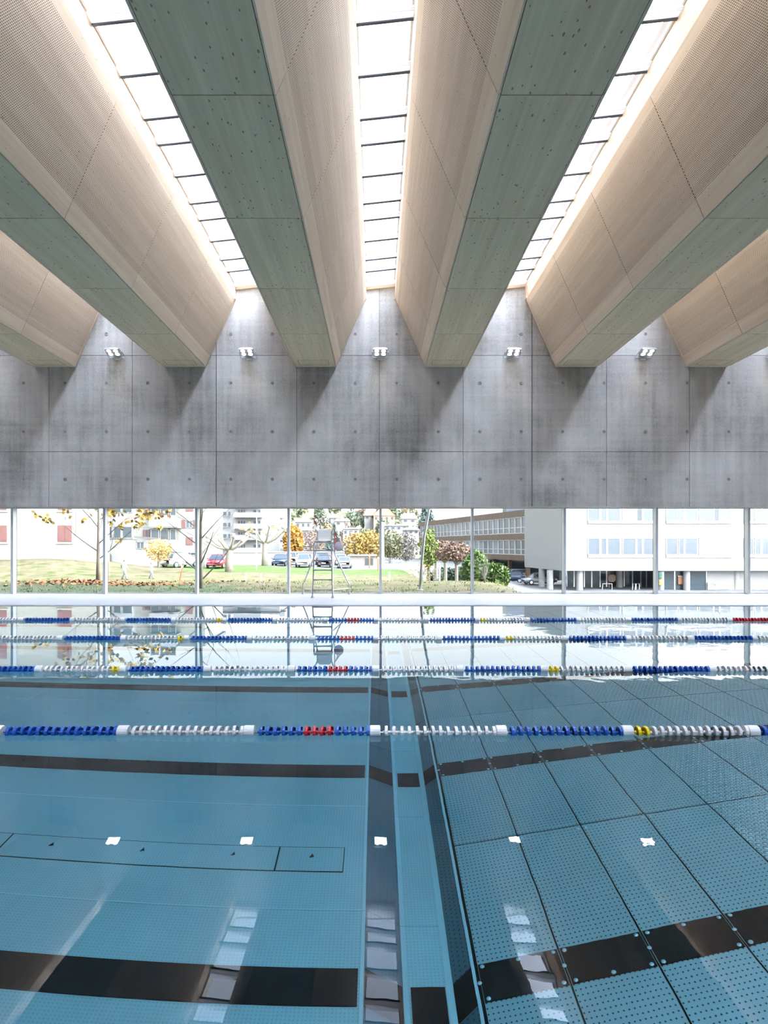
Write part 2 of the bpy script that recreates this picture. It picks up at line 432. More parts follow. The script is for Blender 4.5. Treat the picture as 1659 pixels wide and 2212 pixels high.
for bi, bx in enumerate(beam_x):
    if bi in (0, 7): root = cl; rl = Vector((0, 0, 0))
    else:
        root = thing('ceiling_beam', names[bi-1]+', perforated sides', 'beam', (bx, WALL_Y, Z0), group='timber beams across the hall'); rl = Vector((bx, WALL_Y, Z0))
    h, t = HB-.02, .03
    core = MB().prism([(bx-h, Z0+t), (bx+h, Z0+t), (bx+h+DX1-.02, Z1), (bx+h+DX2-.02, Z2+.14), (bx-h-DX2+.02, Z2+.14), (bx-h-DX1+.02, Z1)][::-1], YB+.05, WALL_Y+.05)
    core.build('beam_core', 'core', root)
    for k, jy in enumerate(joints):
        if jy < -3: break
        ys = jy-MOD if k else jy-MOD
        L = MOD if jy < 18 else MOD
        # panel from ys to jy
        o = link('soffit_panel', soff_me, root); basis(o, Vector((bx-HB, jy, Z0))-rl, (0, -1, 0), (1, 0, 0))
        # x=(0,-1,0), y=(1,0,0) -> z=(0,0,1): visible side must face down, so shift by thickness
        o.location = o.location+Vector((0, 0, .03))
        for sgn in (-1, 1):
            o = link('side_panel', side_me, root)
            up = Vector((sgn*DX1, 0, Z1-Z0))
            if sgn > 0: basis(o, Vector((bx+HB, jy, Z0))-rl, (0, -1, 0), up)
            else: basis(o, Vector((bx-HB, jy-MOD, Z0))-rl, (0, 1, 0), up)
            # outward normal check: shift so that panel lies on the core
            nrm = (o.matrix_basis.to_3x3() @ Vector((0, 0, 1)))
            if nrm.x*sgn < 0: o.location = o.location - nrm*(-.0)
    # last short strips against the wall and hatch
    e = MB()
    e.box(bx-HB, bx+HB, 18.45, WALL_Y-.002, Z0, Z0+.03); e.build('end_board', 'wood', root)
    for sgn in (-1, 1):
        e = MB(); a0 = Vector((bx+sgn*HB, 18.45, Z0)); a1 = Vector((bx+sgn*(HB+DX1), 18.45, Z1)); dv = Vector((0, WALL_Y-.002-18.45, 0)); th = Vector((-sgn*.03, 0, .01))
        b = len(e.v); e.v += [tuple(q) for q in (a0, a0+dv, a1+dv, a1, a0+th, a0+dv+th, a1+dv+th, a1+th)]
        for q in ((0,1,2,3), (4,7,6,5), (0,4,5,1), (3,2,6,7), (0,3,7,4), (1,5,6,2)): e.face(b+i for i in q)
        e.build('end_board', 'woodtrim', root)
        ztop = Z2+.13
        e = MB()
        for jy in joints:
            if jy < -3: break
            y1_ = jy-.004; y0_ = jy-MOD+.004
            MB_ = MB(); x0_ = bx+sgn*(HB+DX1); x1_ = bx+sgn*(HB+DX2); b = len(MB_.v)
            MB_.v += [(x0_, y0_, Z1), (x0_, y1_, Z1), (x1_, y1_, ztop), (x1_, y0_, ztop), (x0_-sgn*.03, y0_, Z1), (x0_-sgn*.03, y1_, Z1), (x1_-sgn*.03, y1_, ztop), (x1_-sgn*.03, y0_, ztop)]
            for q in ((0,1,2,3), (4,7,6,5), (0,4,5,1), (3,2,6,7), (0,3,7,4), (1,5,6,2)): MB_.face(q)
            MB_.build('upper_board', 'woodtrim', root)
        MB_ = MB().box(min(x0_-sgn*.03, x1_), max(x0_-sgn*.03, x1_), 18.445, WALL_Y, Z1, ztop); MB_.build('upper_board', 'woodtrim', root)
    if bi not in (0, 7):
        hx = bx-.02
        fr = MB()
        for q in ((hx-.42, hx-.41, 17.9, 18.38), (hx+.43, hx+.44, 17.9, 18.38), (hx-.42, hx+.44, 17.9, 17.91), (hx-.42, hx+.44, 18.37, 18.38)):
            fr.box(q[0], q[1], q[2], q[3], Z0-.002, Z0+.005)
        fr.build('hatch_outline', 'core', root)

# ---------------------------------------------------------------- skylights
TILT = .09
slots = [XC0+PITCH*(k+.5) for k in range(-4, 5)]
slabels = {2: 'left rooflight strip with white bars between second and third beam', 3: 'middle rooflight strip straight above the viewer',
           4: 'right rooflight strip with white bars between fourth and fifth beam'}
edges = [11.96+MOD*k+o_ for k in range(-6, 3) for o_ in (0, 1.03, 2.06)]
edges = [e_ for e_ in edges if YB+.3 < e_ < 18.0]
slots_i = list(enumerate(slots))
HW = PITCH/2-HB-DX2
for si, sx_ in slots_i:
    lab = {3: slabels[2], 4: slabels[3], 5: slabels[4]}.get(si)
    if lab: root = thing('skylight', lab, 'skylight', (sx_, 8, Z2), group='rooflights between the beams')
    else: root = cl
    hw = HW-.003
    def zt(x): return Z2+.02+TILT*(x-sx_+hw)/(2*hw)
    def slab(mb, y0, y1, zo, z1o, ins=0):
        x0, x1 = sx_-hw+ins, sx_+hw-ins; b = len(mb.v)
        mb.v += [(x0, y0, zt(x0)+zo), (x1, y0, zt(x1)+zo), (x1, y1, zt(x1)+zo), (x0, y1, zt(x0)+zo),
                 (x0, y0, zt(x0)+z1o), (x1, y0, zt(x1)+z1o), (x1, y1, zt(x1)+z1o), (x0, y1, zt(x0)+z1o)]
        for q in ((0,3,2,1), (4,5,6,7), (0,1,5,4), (3,7,6,2), (0,4,7,3), (1,2,6,5)): mb.face(b+i for i in q)
        return mb
    yy = [YB]+edges+[WALL_Y]
    for k, e_ in enumerate(edges):
        bar = slab(MB(), e_-.20, e_-.03, 0, .10); bar.cur = 0
        bo = bar.build('crossbar', 'frit', root)
        slab(MB(), e_-.158, e_-.152, -.003, .004).build('bar_groove', 'alu', bo); slab(MB(), e_-.198, e_-.192, -.004, .004).build('bar_groove', 'alu', bo); g = slab(MB(), e_-.03, e_+.008, -.02, .09)
        if lab: g.build('gasket', 'gasket', bo)
        else: g.build('gasket', 'gasket', root)
    prev = YB
    for e_ in edges+[WALL_Y+.2]:
        y0, y1 = prev+.002, min(e_-.20, WALL_Y-.30) if e_ > WALL_Y else e_-.202
        if y1 > y0+.1:
            slab(MB(), y0, y1, .075, .081, .035).build('pane', 'sky_glass', root)
            for sgn in (-1, 1):
                sf = MB(); xa = sx_+sgn*hw; xb = sx_+sgn*(hw-.035); x0, x1 = min(xa, xb), max(xa, xb); b = len(sf.v)
                sf.v += [(x0, y0, zt(x0)+.03), (x1, y0, zt(x1)+.03), (x1, y1, zt(x1)+.03), (x0, y1, zt(x0)+.03), (x0, y0, zt(x0)+.09), (x1, y0, zt(x1)+.09), (x1, y1, zt(x1)+.09), (x0, y1, zt(x0)+.09)]
                for q in ((0,3,2,1), (4,5,6,7), (0,1,5,4), (3,7,6,2), (0,4,7,3), (1,2,6,5)): sf.face(b+i for i in q)
                sf.build('side_frame', 'white', root)
        prev = e_
    slab(MB(), WALL_Y-.30, WALL_Y-.08, 0, .1).build('crossbar', 'frit', root)
    slab(MB(), WALL_Y-.08, WALL_Y, -.07, .1).build('end_trim', 'woodtrim', root)

# ---------------------------------------------------------------- window band
MX = [.125+MOD*k for k in range(-7, 7)]
nW = 0
def window_bay(x0, x1, y, z0, z1, n, lab, side=1):
    root = thing('window_%d' % n, lab, None, ((x0+x1)/2, y, z0), kind='structure')
    MB().box(x0+.012, x1-.012, y+.02, y+.035, z0+.03, z1-.01).build('pane', 'win_glass', root)
    mb = MB().box(x1-.035, x1+.035, y-.16, y+.02, z0, z1); mb.build('mullion', 'alu', root)
    MB().box(x1-.035, x1+.035, y+.02, y+.05, z0, z1).build('mullion_seal', 'navy', root)
    fr = MB().box(x0+.035, x1-.035, y, y+.05, z0, z0+.03); fr.box(x0+.035, x1-.035, y, y+.05, z1-.03, z1)
    fr.build('window_frame', 'alu', root)
bays = [XL]+[m_ for m_ in MX if XL+.3 < m_ < XR-.3]+[XR]
for i in range(len(bays)-1):
    nW += 1; window_bay(bays[i], bays[i+1], GLASS_Y, .02, 2.63, nW, 'tall clear glass pane of the window band with an aluminium mullion')

# ================================================================== POOL
DP = 2.10
pool = thing('swimming_pool', 'blue-green stainless steel swimming pool basin with black lane lines', 'pool', (0, 7.5, -2.3))
bw = MB()
bw.box(-13.1, 12.1, 15.50, 15.60, -2.6, -.04).box(-13.1, 12.1, -.12, -.02, -2.6, -.04)
bw.box(-13.1, -13.0, -.02, 15.5, -2.6, -.04).box(12.0, 12.1, -.02, 15.5, -2.6, -.04)
bw.build('basin_wall', 'steel', pool)
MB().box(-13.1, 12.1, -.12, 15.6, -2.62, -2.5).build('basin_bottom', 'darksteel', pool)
ys = [-.02]+[4.39+1.258*k for k in range(-3, 9)]+[15.5]
xs = [-13.0, -8.75, -4.48, -.10]
for j in range(len(ys)-1):
    for i in range(3):
        MB().box(xs[i]+.002, xs[i+1]-.002, ys[j]+.002, ys[j+1]-.002, -DP-.02, -DP).build('floor_sheet', 'stud', pool)
    MB().box(xs[0], xs[3], ys[j+1]-.006, ys[j+1]+.006, -DP, -DP+.004).build('weld_bead', 'weld', pool)
    # channel: falling strip, bottom strip, riser
    y0, y1 = ys[j]+.002, ys[j+1]-.002
    def strip(x0, z0, x1, z1, mn, nm):
        m_ = MB(); m_.v += [(x0, y0, z0), (x1, y0, z1), (x1, y1, z1), (x0, y1, z0), (x0, y0, z0-.02), (x1, y0, z1-.02), (x1, y1, z1-.02), (x0, y1, z0-.02)]
        for q in ((0,1,2,3), (7,6,5,4), (0,4,5,1), (1,5,6,2), (2,6,7,3), (3,7,4,0)): m_.face(q)
        m_.build(nm, mn, pool)
    strip(-.10, -DP, -.075, -DP, 'weld', 'channel_edge')
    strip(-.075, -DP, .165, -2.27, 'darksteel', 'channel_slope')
    strip(.165, -2.27, .20, -2.275, 'weld', 'channel_edge')
    strip(.20, -2.275, .43, -2.275, 'stud', 'channel_bottom')
MB().box(-4.486, -4.474, -.02, 15.5, -DP, -DP+.004).build('weld_bead', 'weld', pool)
# drain cover strip on the deep floor
cvx = [-.25, -.77, -2.9, -5.03, -7.16, -9.3]
for i in range(len(cvx)-1):
    x1_, x0_ = cvx[i], cvx[i+1]
    c_ = MB().box(x0_, x1_, 4.77, 5.06, -DP+.001, -DP+.003); c_.build('cover_gap', 'black', pool)
    cv = MB().box(x0_+.006, x1_-.006, 4.778, 5.052, -DP+.001, -DP+.006).build('drain_cover', 'stud', pool)
    n_ = 1 if i == 0 else 3
    for k in range(n_):
        xc = x0_+(x1_-x0_)*(k+.5)/n_
        hm = MB(); hm.v += [(xc-.012, 4.93, -DP+.010), (xc+.022, 4.94, -DP+.010), (xc+.008, 4.975, -DP+.010), (xc-.012, 4.93, -DP+.006), (xc+.022, 4.94, -DP+.006), (xc+.008, 4.975, -DP+.006)]
        for q in ((0,1,2), (5,4,3), (0,3,4,1), (1,4,5,2), (2,5,3,0)): hm.face(q)
        hm.build('finger_hole', 'black', cv)
# black lane lines
LC = [1.28, 3.78, 6.28, 8.78, 11.28, 13.78]
for y in LC:
    MB().box(-12.0, -.112, y-.13, y+.13, -DP+.001, -DP+.005).build('lane_line', 'black', pool)
    m_ = MB(); m_.v += [(-.07, y-.13, -DP+.004), (.16, y-.13, -2.262), (.16, y+.13, -2.262), (-.07, y+.13, -DP+.004)]; m_.face((0,1,2,3)); m_.build('lane_line', 'black', pool)
    MB().box(.212, .425, y-.13, y+.13, -2.273, -2.268).build('lane_line', 'black', pool)

# movable ramp at the right
def rz_(x): return -(2.08-.247*(x-.63))
ramp = thing('pool_ramp', 'perforated steel ramp of bolted panels rising to the right in the pool', 'ramp', (.60, 7.5, -2.1))
SLP = math.atan(.247)
x0r, PW = .60, .507
py_ = [.05, 2.55, 5.06, 7.6, 10.13, 12.66, 15.45]
# flap edge: vertical plate, falling face, bright edge profile
MB().box(.43, .452, .05, 15.45, -2.5, -2.272).box(.43, .50, .05, 15.45, -2.272, -2.262).build('kerb_plate', 'steel', ramp)
def fface(a, b, y0, y1, mn, nm, off=.0, th=.012):
    (xa, za), (xb, zb) = a, b; m_ = MB()
    m_.v += [(xa, y0, za+off), (xb, y0, zb+off), (xb, y1, zb+off), (xa, y1, za+off), (xa, y0, za+off-th), (xb, y0, zb+off-th), (xb, y1, zb+off-th), (xa, y1, za+off-th)]
    for q in ((0,1,2,3), (7,6,5,4), (0,4,5,1), (1,5,6,2), (2,6,7,3), (3,7,4,0)): m_.face(q)
    return m_.build(nm, mn, ramp)
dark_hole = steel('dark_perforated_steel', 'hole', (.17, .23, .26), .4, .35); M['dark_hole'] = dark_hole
for a, b in zip(py_, py_[1:]):
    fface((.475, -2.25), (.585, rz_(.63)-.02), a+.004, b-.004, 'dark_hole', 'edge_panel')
MB().box(.585, .605, .05, 15.45, rz_(.6)-.06, rz_(.6)+.008).build('edge_profile', 'weld', ramp)
MB().box(.605, .620, .05, 15.45, rz_(.6)-.06, rz_(.6)-.012).build('edge_groove', 'black', ramp)
LP = PW/math.cos(SLP)
nP = 10
meshes = {}
for j, (a, b) in enumerate(zip(py_, py_[1:])):
    for i in range(nP):
        xa = .62+PW*i - (0.04 if i == 0 else .035); xa = .62+.0+PW*i
        xb = xa+PW
        kind = 'hole' if i < 4 else 'boss'
        key = (kind, round(b-a, 3))
        if key not in meshes:
            meshes[key] = MB().box(.006, LP-.006, .006, b-a-.006, -.012, 0).mesh('ramp_panel', kind)
        o = link('ramp_panel', meshes[key], ramp, Vector((xa, a, rz_(xa)))-ramp.location, (0, -SLP, 0))
MB().box(.62+PW*nP, 12.0, .05, 15.45, -2.1+.0, rz_(.62+PW*nP)).build('shallow_floor', 'boss', ramp)
ub = MB(); xe = .62+PW*nP
ub.v += [(.62, .05, rz_(.62)-.03), (xe, .05, rz_(xe)-.03), (xe, 15.45, rz_(xe)-.03), (.62, 15.45, rz_(.62)-.03)]; ub.face((0,1,2,3)); ub.build('ramp_underframe', 'black', ramp)
bolt = MB().lathe([(.014, 0), (.013, .004), (.005, .006)], 10).mesh('bolt', 'boltm')
for y in LC[1:]:
    for i in range(nP):
        xa = .62+PW*i; o = link('lane_plate', meshes.setdefault('lp', MB().box(.009, LP-.009, -.13, .13, .001, .005).mesh('lane_plate', 'black')), ramp, Vector((xa, y, rz_(xa)))-ramp.location, (0, -SLP, 0))
        if y < 9 and i < 6:
            for (u, v) in ((.035, -.11), (.035, .11), (.001, .0), (LP-.035, -.11), (LP-.035, .11), (LP*.5, -.11 if i % 2 else .11)):
                link('bolt', bolt, o, (u, v, .005))
    fface((.475, -2.25), (.585, rz_(.63)-.02), y-.13, y+.13, 'black', 'lane_plate', .004, .003)
for y in py_[1:4]:
    for i in range(1, 6):
        for du in (-.03, .03):
            xa = .62+PW*i+du; link('bolt', bolt, ramp, Vector((xa, y-.05, rz_(xa)+.001))-ramp.location)

# water
wt = MB().box(-13.05, 12.05, -.06, 15.54, -2.55, 0).build('pool_water', 'water'); tag(wt, 'calm clear water filling the swimming pool', 'water')

# ---------------------------------------------------------------- lane ropes
def disc_mesh(matn, nm):
    m_ = MB(); n = 14
    m_.lathe([(.012, -.029), (.012, .029)], 8, 'x')
    m_.lathe([(.040, -.013), (.049, -.011), (.050, 0), (.049, .011), (.040, .013), (.018, .006), (.018, -.006), (.040, -.013)], n, 'x')
    # cupped fin beside the rim
    b = len(m_.v); k = 6
    for i in range(k+1):
        t = -PI*.95+PI*1.3*i/k
        for (r, x) in ((.044, .010), (.042, .028)): m_.v.append((x, r*math.cos(t), r*math.sin(t)))
    for i in range(k): m_.face((b+2*i, b+2*i+2, b+2*i+3, b+2*i+1))
    return m_.mesh(nm, matn, False)
DM = {c: disc_mesh('f'+c, 'float_disc') for c in ('white', 'blue', 'red', 'yellow')}
cap_me = MB().lathe([(.030, -.042), (.048, -.042), (.0525, -.036), (.0525, .036), (.048, .042), (.030, .042)], 18, 'x').mesh('end_float', 'fwhite', False)
def seg_kind(k):   # metre k..k+1
    if k >= 7 or k < -11: return 'red'
    if k == -1: return 'mid'
    return {0: 'white', 1: 'blue'}.get(k % 2) if k >= 0 else ('white' if k % 2 == 0 else 'blue')
rope_lab = ['nearest lane rope of blue, white, red and yellow floats', 'second nearest lane rope of blue, white, red and yellow floats',
            'third lane rope from the viewer, of blue and white floats', 'farthest lane rope, nearest the deck and windows']
for ri, (yr, xa, xb) in enumerate(((5.03, -4.2, 4.6), (7.53, -5.8, 6.2), (10.04, -7.2, 7.4), (12.52, -8.3, 8.6))):
    root = thing('lane_rope', rope_lab[ri]+' floating across the pool', 'lane rope', (0, yr, 0), group='lane ropes across the pool')
    MB().tube([(-13.0, yr, .008), (12.0, yr, .008)], .006, 6).build('cable', 'cable', root)
    k0, k1 = math.floor(xa), math.ceil(xb)
    for k in range(k0, k1):
        if xa <= k <= xb: link('end_float', cap_me, root, (k*1.0-.01, 0, .012))
        kd = seg_kind(k); n = 15
        for i in range(n):
            x = k-.01+.072+(.915/n)*(i+.30)
            if not (xa <= x <= xb): continue
            c = kd
            if kd == 'mid': c = 'red' if 6 <= i <= 9 else 'blue'
            if k == 2 and i < 2: c = 'yellow'
            if k == -4 and i >= n-2: c = 'yellow'
            o = link('float_disc', DM[c], root, (x, random.uniform(-.002, .002), .010+random.uniform(-.003, .003)))
            o.rotation_euler = (random.uniform(0, 6.28) if False else random.uniform(-.5, .5), random.uniform(-.05, .05), random.uniform(-.10, .16))
            if kd == 'white' and k == 2 and c == 'white': pass

# ---------------------------------------------------------------- floodlights
lampx = [-11.43, -7.60, -3.745, .11, 3.96, 7.83, 11.65]
wlab = ['wall floodlight at the far left, by the first beam', 'wall floodlight between the first and second beam from the left', 'wall floodlight between the second and third beam',
        'wall floodlight between the two middle beams', 'wall floodlight right of the fourth beam', 'wall floodlight right of the fifth beam', 'wall floodlight at the right edge, right of the last beam']
def floodlight(x, y, z, lab, sgn=1):
    if lab: r = thing('floodlight', lab+', lit, four square lenses', 'lamp', (x, y, z), group='floodlights on the concrete wall')
    else: r = thing('floodlight', 'lit floodlight on the wall behind the viewer', 'lamp', (x, y, z), group='floodlights behind the viewer')
    r.rotation_euler = (0, 0, 0 if sgn > 0 else PI)
    # local: wall at +y, shines towards -y and down
    R = Matrix.Translation((0, -.34, 0)) @ Matrix.Rotation(math.radians(-20), 4, 'X')
    hb = MB().box(-.20, .20, -.15, .15, .0, .05, R); hb.box(-.17, .17, -.13, .13, .05, .075, R)
    for k in range(7): hb.box(-.16+.05*k, -.15+.05*k, -.12, .12, .075, .10, R)
    hb.build('housing', 'lamp_body', r, world=False)
    MB().box(-.11, .11, -.32, -.05, .10, .16).build('driver_box', 'white', r, world=False)
    br = MB()
    br.tube([(-.225, -.34, .03), (-.235, -.20, .0), (-.23, -.03, -.05), (0, -.015, -.06), (.23, -.03, -.05), (.235, -.20, 0), (.225, -.34, .03)], .012, 6)
    br.box(-.08, .08, -.02, 0, -.12, .03); br.build('bracket', 'lamp_body', r, world=False)
    for i in (-1, 1):
        for j in (-1, 1):
            lb_ = MB().lathe([(.045, -.012), (.060, -.004), (.062, .0)], 14); lb_.v = [tuple(R @ (Vector(v)+Vector((i*.098, j*.072, 0)))) for v in lb_.v]; lb_.build('lens', 'lamp', r, world=False)
    la = bpy.data.lights.new('floodlight_beam', 'AREA'); la.shape = 'RECTANGLE'; la.size = .34; la.size_y = .25; la.energy = LAMP_W; la.color = (1, .95, .86); la.spread = math.radians(110)
    lo = bpy.data.objects.new('floodlight_beam', la); COL.objects.link(lo); lo.parent = r
    lo.matrix_basis = Matrix.Translation((0, -.34, 0)) @ Matrix.Rotation(math.radians(-20), 4, 'X') @ Matrix.Translation((0, 0, -.02))
    return r
LAMP_W = 7
for x, lb in zip(lampx, wlab): floodlight(x, WALL_Y-.003, 7.05, lb)

# ---------------------------------------------------------------- lifeguard chair
D1, D2 = 17.65, 18.95
lc = thing('lifeguard_chair', 'tall steel lifeguard chair with ladder and grey seat shell on the far deck', 'chair', (-1.52, 18.2, .02))
def seg(name, pts, r, mn='tube', par=None, n=8): return MB().tube(pts, r, n).build(name, mn, par or lc)
xl, xr_ = -1.765, -1.235
seat_z = 1.60
for x, tp in ((xl, .05), (xr_, -.05)):
    leg = seg('leg', [(x-tp*.4, D1, .05), (x, D1+.03, .45), (x+tp*.4, D1+.08, seat_z-.04), (x+tp*.6, D1+.16, seat_z), (x+tp*.6, D1+.62, seat_z)], .021)
    MB().lathe([(.045, 0), (.045, .012), (.026, .05), (.022, .07)], 12, 'z', (x-tp*.4, D1, .02)).build('foot', 'foot', leg)
for x, s_, xt in ((-2.20, -1, xl+.06), (-.82, 1, xr_-.06)):
    leg = seg('leg', [(x, D2, .05), (x, D2, .33), (x-s_*.05, D2-.02, .42), (x-s_*.40, D2-.35, 1.22), (xt, D1+.62, seat_z-.02), (xt, D1+.62, seat_z+.28), (xt+s_*.05, D1+.55, seat_z+.36), (xt+s_*.10, D1+.30, seat_z+.38)], .02)
    MB().lathe([(.045, 0), (.045, .012), (.026, .05), (.022, .07)], 12, 'z', (x, D2, .02)).build('foot', 'foot', leg)
    fx = xl if s_ < 0 else xr_
    seg('brace', [(x, D2, .20), (fx, D1+.05, .24)], .014); seg('brace', [(x-s_*.27, D2-.2, .86), (fx, D1+.08, .93)], .014)
    seg('hook', [(x-s_*.20, D2-.15, .70), (x-s_*.06, D2-.15, .70)], .012)
for z in (.24, .52, .79, 1.06, 1.335):
    m_ = MB(); b = len(m_.v)
    for k in range(7):
        x = xl+.015+(xr_-xl-.03)*k/6; sag = .012*math.sin(PI*k/6)
        m_.v += [(x, D1+.03, z-.022+sag), (x, D1+.03, z+.022-sag*.2), (x, D1+.12, z+.022-sag*.2), (x, D1+.12, z-.022+sag)]
    for k in range(6):
        for q in range(4): m_.face((b+4*k+q, b+4*k+(q+1) % 4, b+4*k+4+(q+1) % 4, b+4*k+4+q))
    m_.face((b, b+1, b+2, b+3)); m_.face((b+27, b+26, b+25, b+24)); m_.build('ladder_rung', 'tube', lc)
MB().box(xl+.03, xr_-.03, D1+.10, D1+.62, seat_z-.045, seat_z-.01).build('seat_frame', 'tube', lc)
sh = MB(); b = 0; nx, nz = 8, 10
for j in range(nz+1):
    t = j/nz; z = seat_z+.01+(.36*max(0, (t-.4)/.6)); y = D1+.12+.45*min(1, t/.4)+.06*max(0, (t-.4)/.6)
    hwid = .185+.015*math.sin(PI*max(0, (t-.4)/.6)) - (.03 if j == nz else 0)
    for i in range(nx+1):
        u = -1+2*i/nx; sh.v.append((-1.50+u*hwid, y-.05*(u*u-1)*(1 if t > .4 else 0), z+.02*u*u*(1 if t <= .4 else 0)-(.012*u**4 if j == nz else 0)))
for j in range(nz):
    for i in range(nx): q = j*(nx+1)+i; sh.face((q, q+1, q+nx+2, q+nx+1))
so_ = sh.build('seat_shell', 'seat', lc, True); md = so_.modifiers.new('thick', 'SOLIDIFY'); md.thickness = .012
MB().box(-1.53, -1.47, D1+.66, D1+.70, seat_z-.04, seat_z+.2).build('seat_post', 'tube', lc)

# net bag with buoy hanging from the chair
nb = thing('net_bag', 'red net bag holding a pale round buoy, hanging from the lifeguard chair', 'net bag', (-1.12, D1+.3, 1.93))
c0 = Vector((-1.06, D1+.2, 1.47)); R0 = .135
MB().ell(tuple(c0), (R0*.97, .085, R0*.97), 16, 10).build('buoy', 'buoy', nb, True)
nm = MB()
def npt(u, v):   # net surface, v 0 bottom .. 1 top knot
    if v < .62:
        a = -PI/2+PI*.9*(v/.62); rr = math.cos(a); zz = math.sin(a)
        return c0+Vector((R0*1.03*rr*math.cos(u), .095*rr*math.sin(u), R0*1.03*zz))
    t = (v-.62)/.38; base = npt(u, .619); top = Vector((-1.185, D1+.3, 1.86)); return base.lerp(top, t)
for k in range(12):
    for s_ in (1, -1):
        nm.tube([npt(2*PI*k/12+s_*j*.26, j/14) for j in range(15)], .0026, 3, False)
nm.tube([(-1.185, D1+.3, 1.93), (-1.185, D1+.3, 1.30)], .014, 5)
nm.build('net', 'redrope', nb); tag(bpy.context.scene.objects[-1] if False else nb, None)
MB().tube([(-1.23, D1+.45, 1.97), (-1.20, D1+.38, 1.94), (-1.185, D1+.3, 1.90)], .006, 4).build('cord', 'redrope', nb)

# ================================================================== OUTSIDE
def lerp(a, b, t): t = max(0, min(1, t)); return a+(b-a)*t
def ss(a, b, t): t = max(0, min(1, (t-a)/(b-a))); return t*t*(3-2*t)
def far_z(px): return lerp(.1, -.15, (px-150)/100) if px < 250 else lerp(-.25, -1.55, (px-250)/500)
def gz(X, Y):
    if Y < 19.3: return -.03
    px = CXP+X/Y*F
    z = -.03
    if Y > 26: z = lerp(-.03, -1.28, (Y-26)/22)
    if Y > 48: z = lerp(-1.28, far_z(px), (Y-48)/lerp(12, 32, (px-150)/250))
    xr = 4.3+(Y-19.5)*.115
    z = z+(-3.55-z)*ss(xr, xr+(3.5 if Y < 60 else 8), X)
    z += .05*math.sin(X*.9+Y*.5)*ss(20, 24, Y)
    return z
def GP(px, d, dz=0): X = (px-CXP)/F*d; return Vector((X, d, gz(X, d)+dz))
gm = MB(); NX, NY = 170, 100
gx = [-75+i for i in range(NX+1)]; gy = [19.62+(.6*j if j < 40 else 24+(j-40)*1.9) for j in range(NY+1)]
for y in gy:
    for x in gx: gm.v.append((x, y, gz(x, y)))
for j in range(NY):
    for i in range(NX):
        x, y = gx[i]+.5, (gy[j]+gy[j+1])/2; px = CXP+x/y*F
        xr = 4.3+(y-19.5)*.115
        if x > xr+2.2 and y > 24: gm.cur = 3
        elif x > xr+1.5 and y > 60: gm.cur = 3
        elif y > 90: gm.cur = 3
        elif y > 77 and px > 200: gm.cur = 3
        elif px > 400 and y > 60: gm.cur = 2
        elif 330 < px <= 400 and y > 66: gm.cur = 2
        elif y < 25.5+.8*math.sin(x*.7) and px < 560-(y-19.6)*20: gm.cur = 1  # ground strip coloured as the hall's shadow
        elif px < 95 and 27.0 < y < 30: gm.cur = 3
        else: gm.cur = 0
        q = j*(NX+1)+i; gm.face((q, q+1, q+NX+2, q+NX+1))
tag(gm.build('ground', ['meadow', 'shade_grass', 'lawn', 'asphalt'], None, True), 'sloping dry meadow, lawn and parking ground outside the windows', kind='structure')
fp = MB().box(-900, 900, -900, 1200, -4.6, -3.75)
tag(fp.build('far_ground', 'meadow'), 'flat ground far around the building', kind='structure')

# hill
hm = MB(); HN = 60
def hz(x, y): 
    px = CXP+x/y*F
    top = lerp(23, 13, (px-560)/420)*ss(430, 600, px+60) if px < 900 else lerp(12.4, 3, (px-900)/150)
    return -3.6+(top+3.6)*ss(150, 330, y)
for j in range(31):
    for i in range(HN+1):
        y = 140+j*9; x = (-.45+.8*i/HN)*y; hm.v.append((x, y, hz(x, y)))
for j in range(30):
    for i in range(HN): q = j*(HN+1)+i; hm.face((q, q+1, q+HN+2, q+HN+1))
tag(hm.build('hillside', 'hill', None, True), 'wooded hillside behind the houses', kind='structure')

# ---- vegetation
def leafcloud(n, c, r, size, fill=.55, nm='foliage', mn=None, seed=1, squash=None):
    rg = random.Random(seed); m_ = MB()
    for _ in range(n):
        while True:
            v = Vector((rg.uniform(-1, 1), rg.uniform(-1, 1), rg.uniform(-1, 1)))
            if fill < v.length <= 1: break
        if squash: v = squash(v)
        p = Vector((c[0]+v.x*r[0], c[1]+v.y*r[1], c[2]+v.z*r[2])); a = Vector((rg.gauss(0, 1), rg.gauss(0, 1), rg.gauss(0, 1))).normalized()*size*rg.uniform(.6, 1.3)
        b_ = a.cross(Vector((rg.gauss(0, 1), rg.gauss(0, 1), rg.gauss(0, 1)))).normalized()*size*rg.uniform(.4, .8)
        m_.quad(p-a, p-b_, p+a, p+b_)
    return m_.mesh(nm, mn)
def branches(m_, p, d, L, r, depth, rg, tips, spread=.6, up=.15, kids=3):
    pts = [p]; rad = [r]; q = p.copy(); dd = d.copy()
    for i in range(3):
        dd = (dd+Vector((rg.gauss(0, .10), rg.gauss(0, .10), rg.gauss(0, .06)+up*.3))).normalized(); q = q+dd*L/3; pts.append(q.copy()); rad.append(r*(1-.18*(i+1)))
    m_.tube(pts, rad, 5 if depth > 1 else 3, False)
    if depth == 0: tips += pts[1:]; return
    for k in range(kids):
        t = rg.choice((1, 2, 3)) if k else 3
        nd = (dd+Vector((rg.gauss(0, spread), rg.gauss(0, spread), rg.gauss(0, spread*.5)+up))).normalized()
        branches(m_, pts[t], nd, L*rg.uniform(.55, .8), rad[t]*.62, depth-1, rg, tips, spread, up, kids)
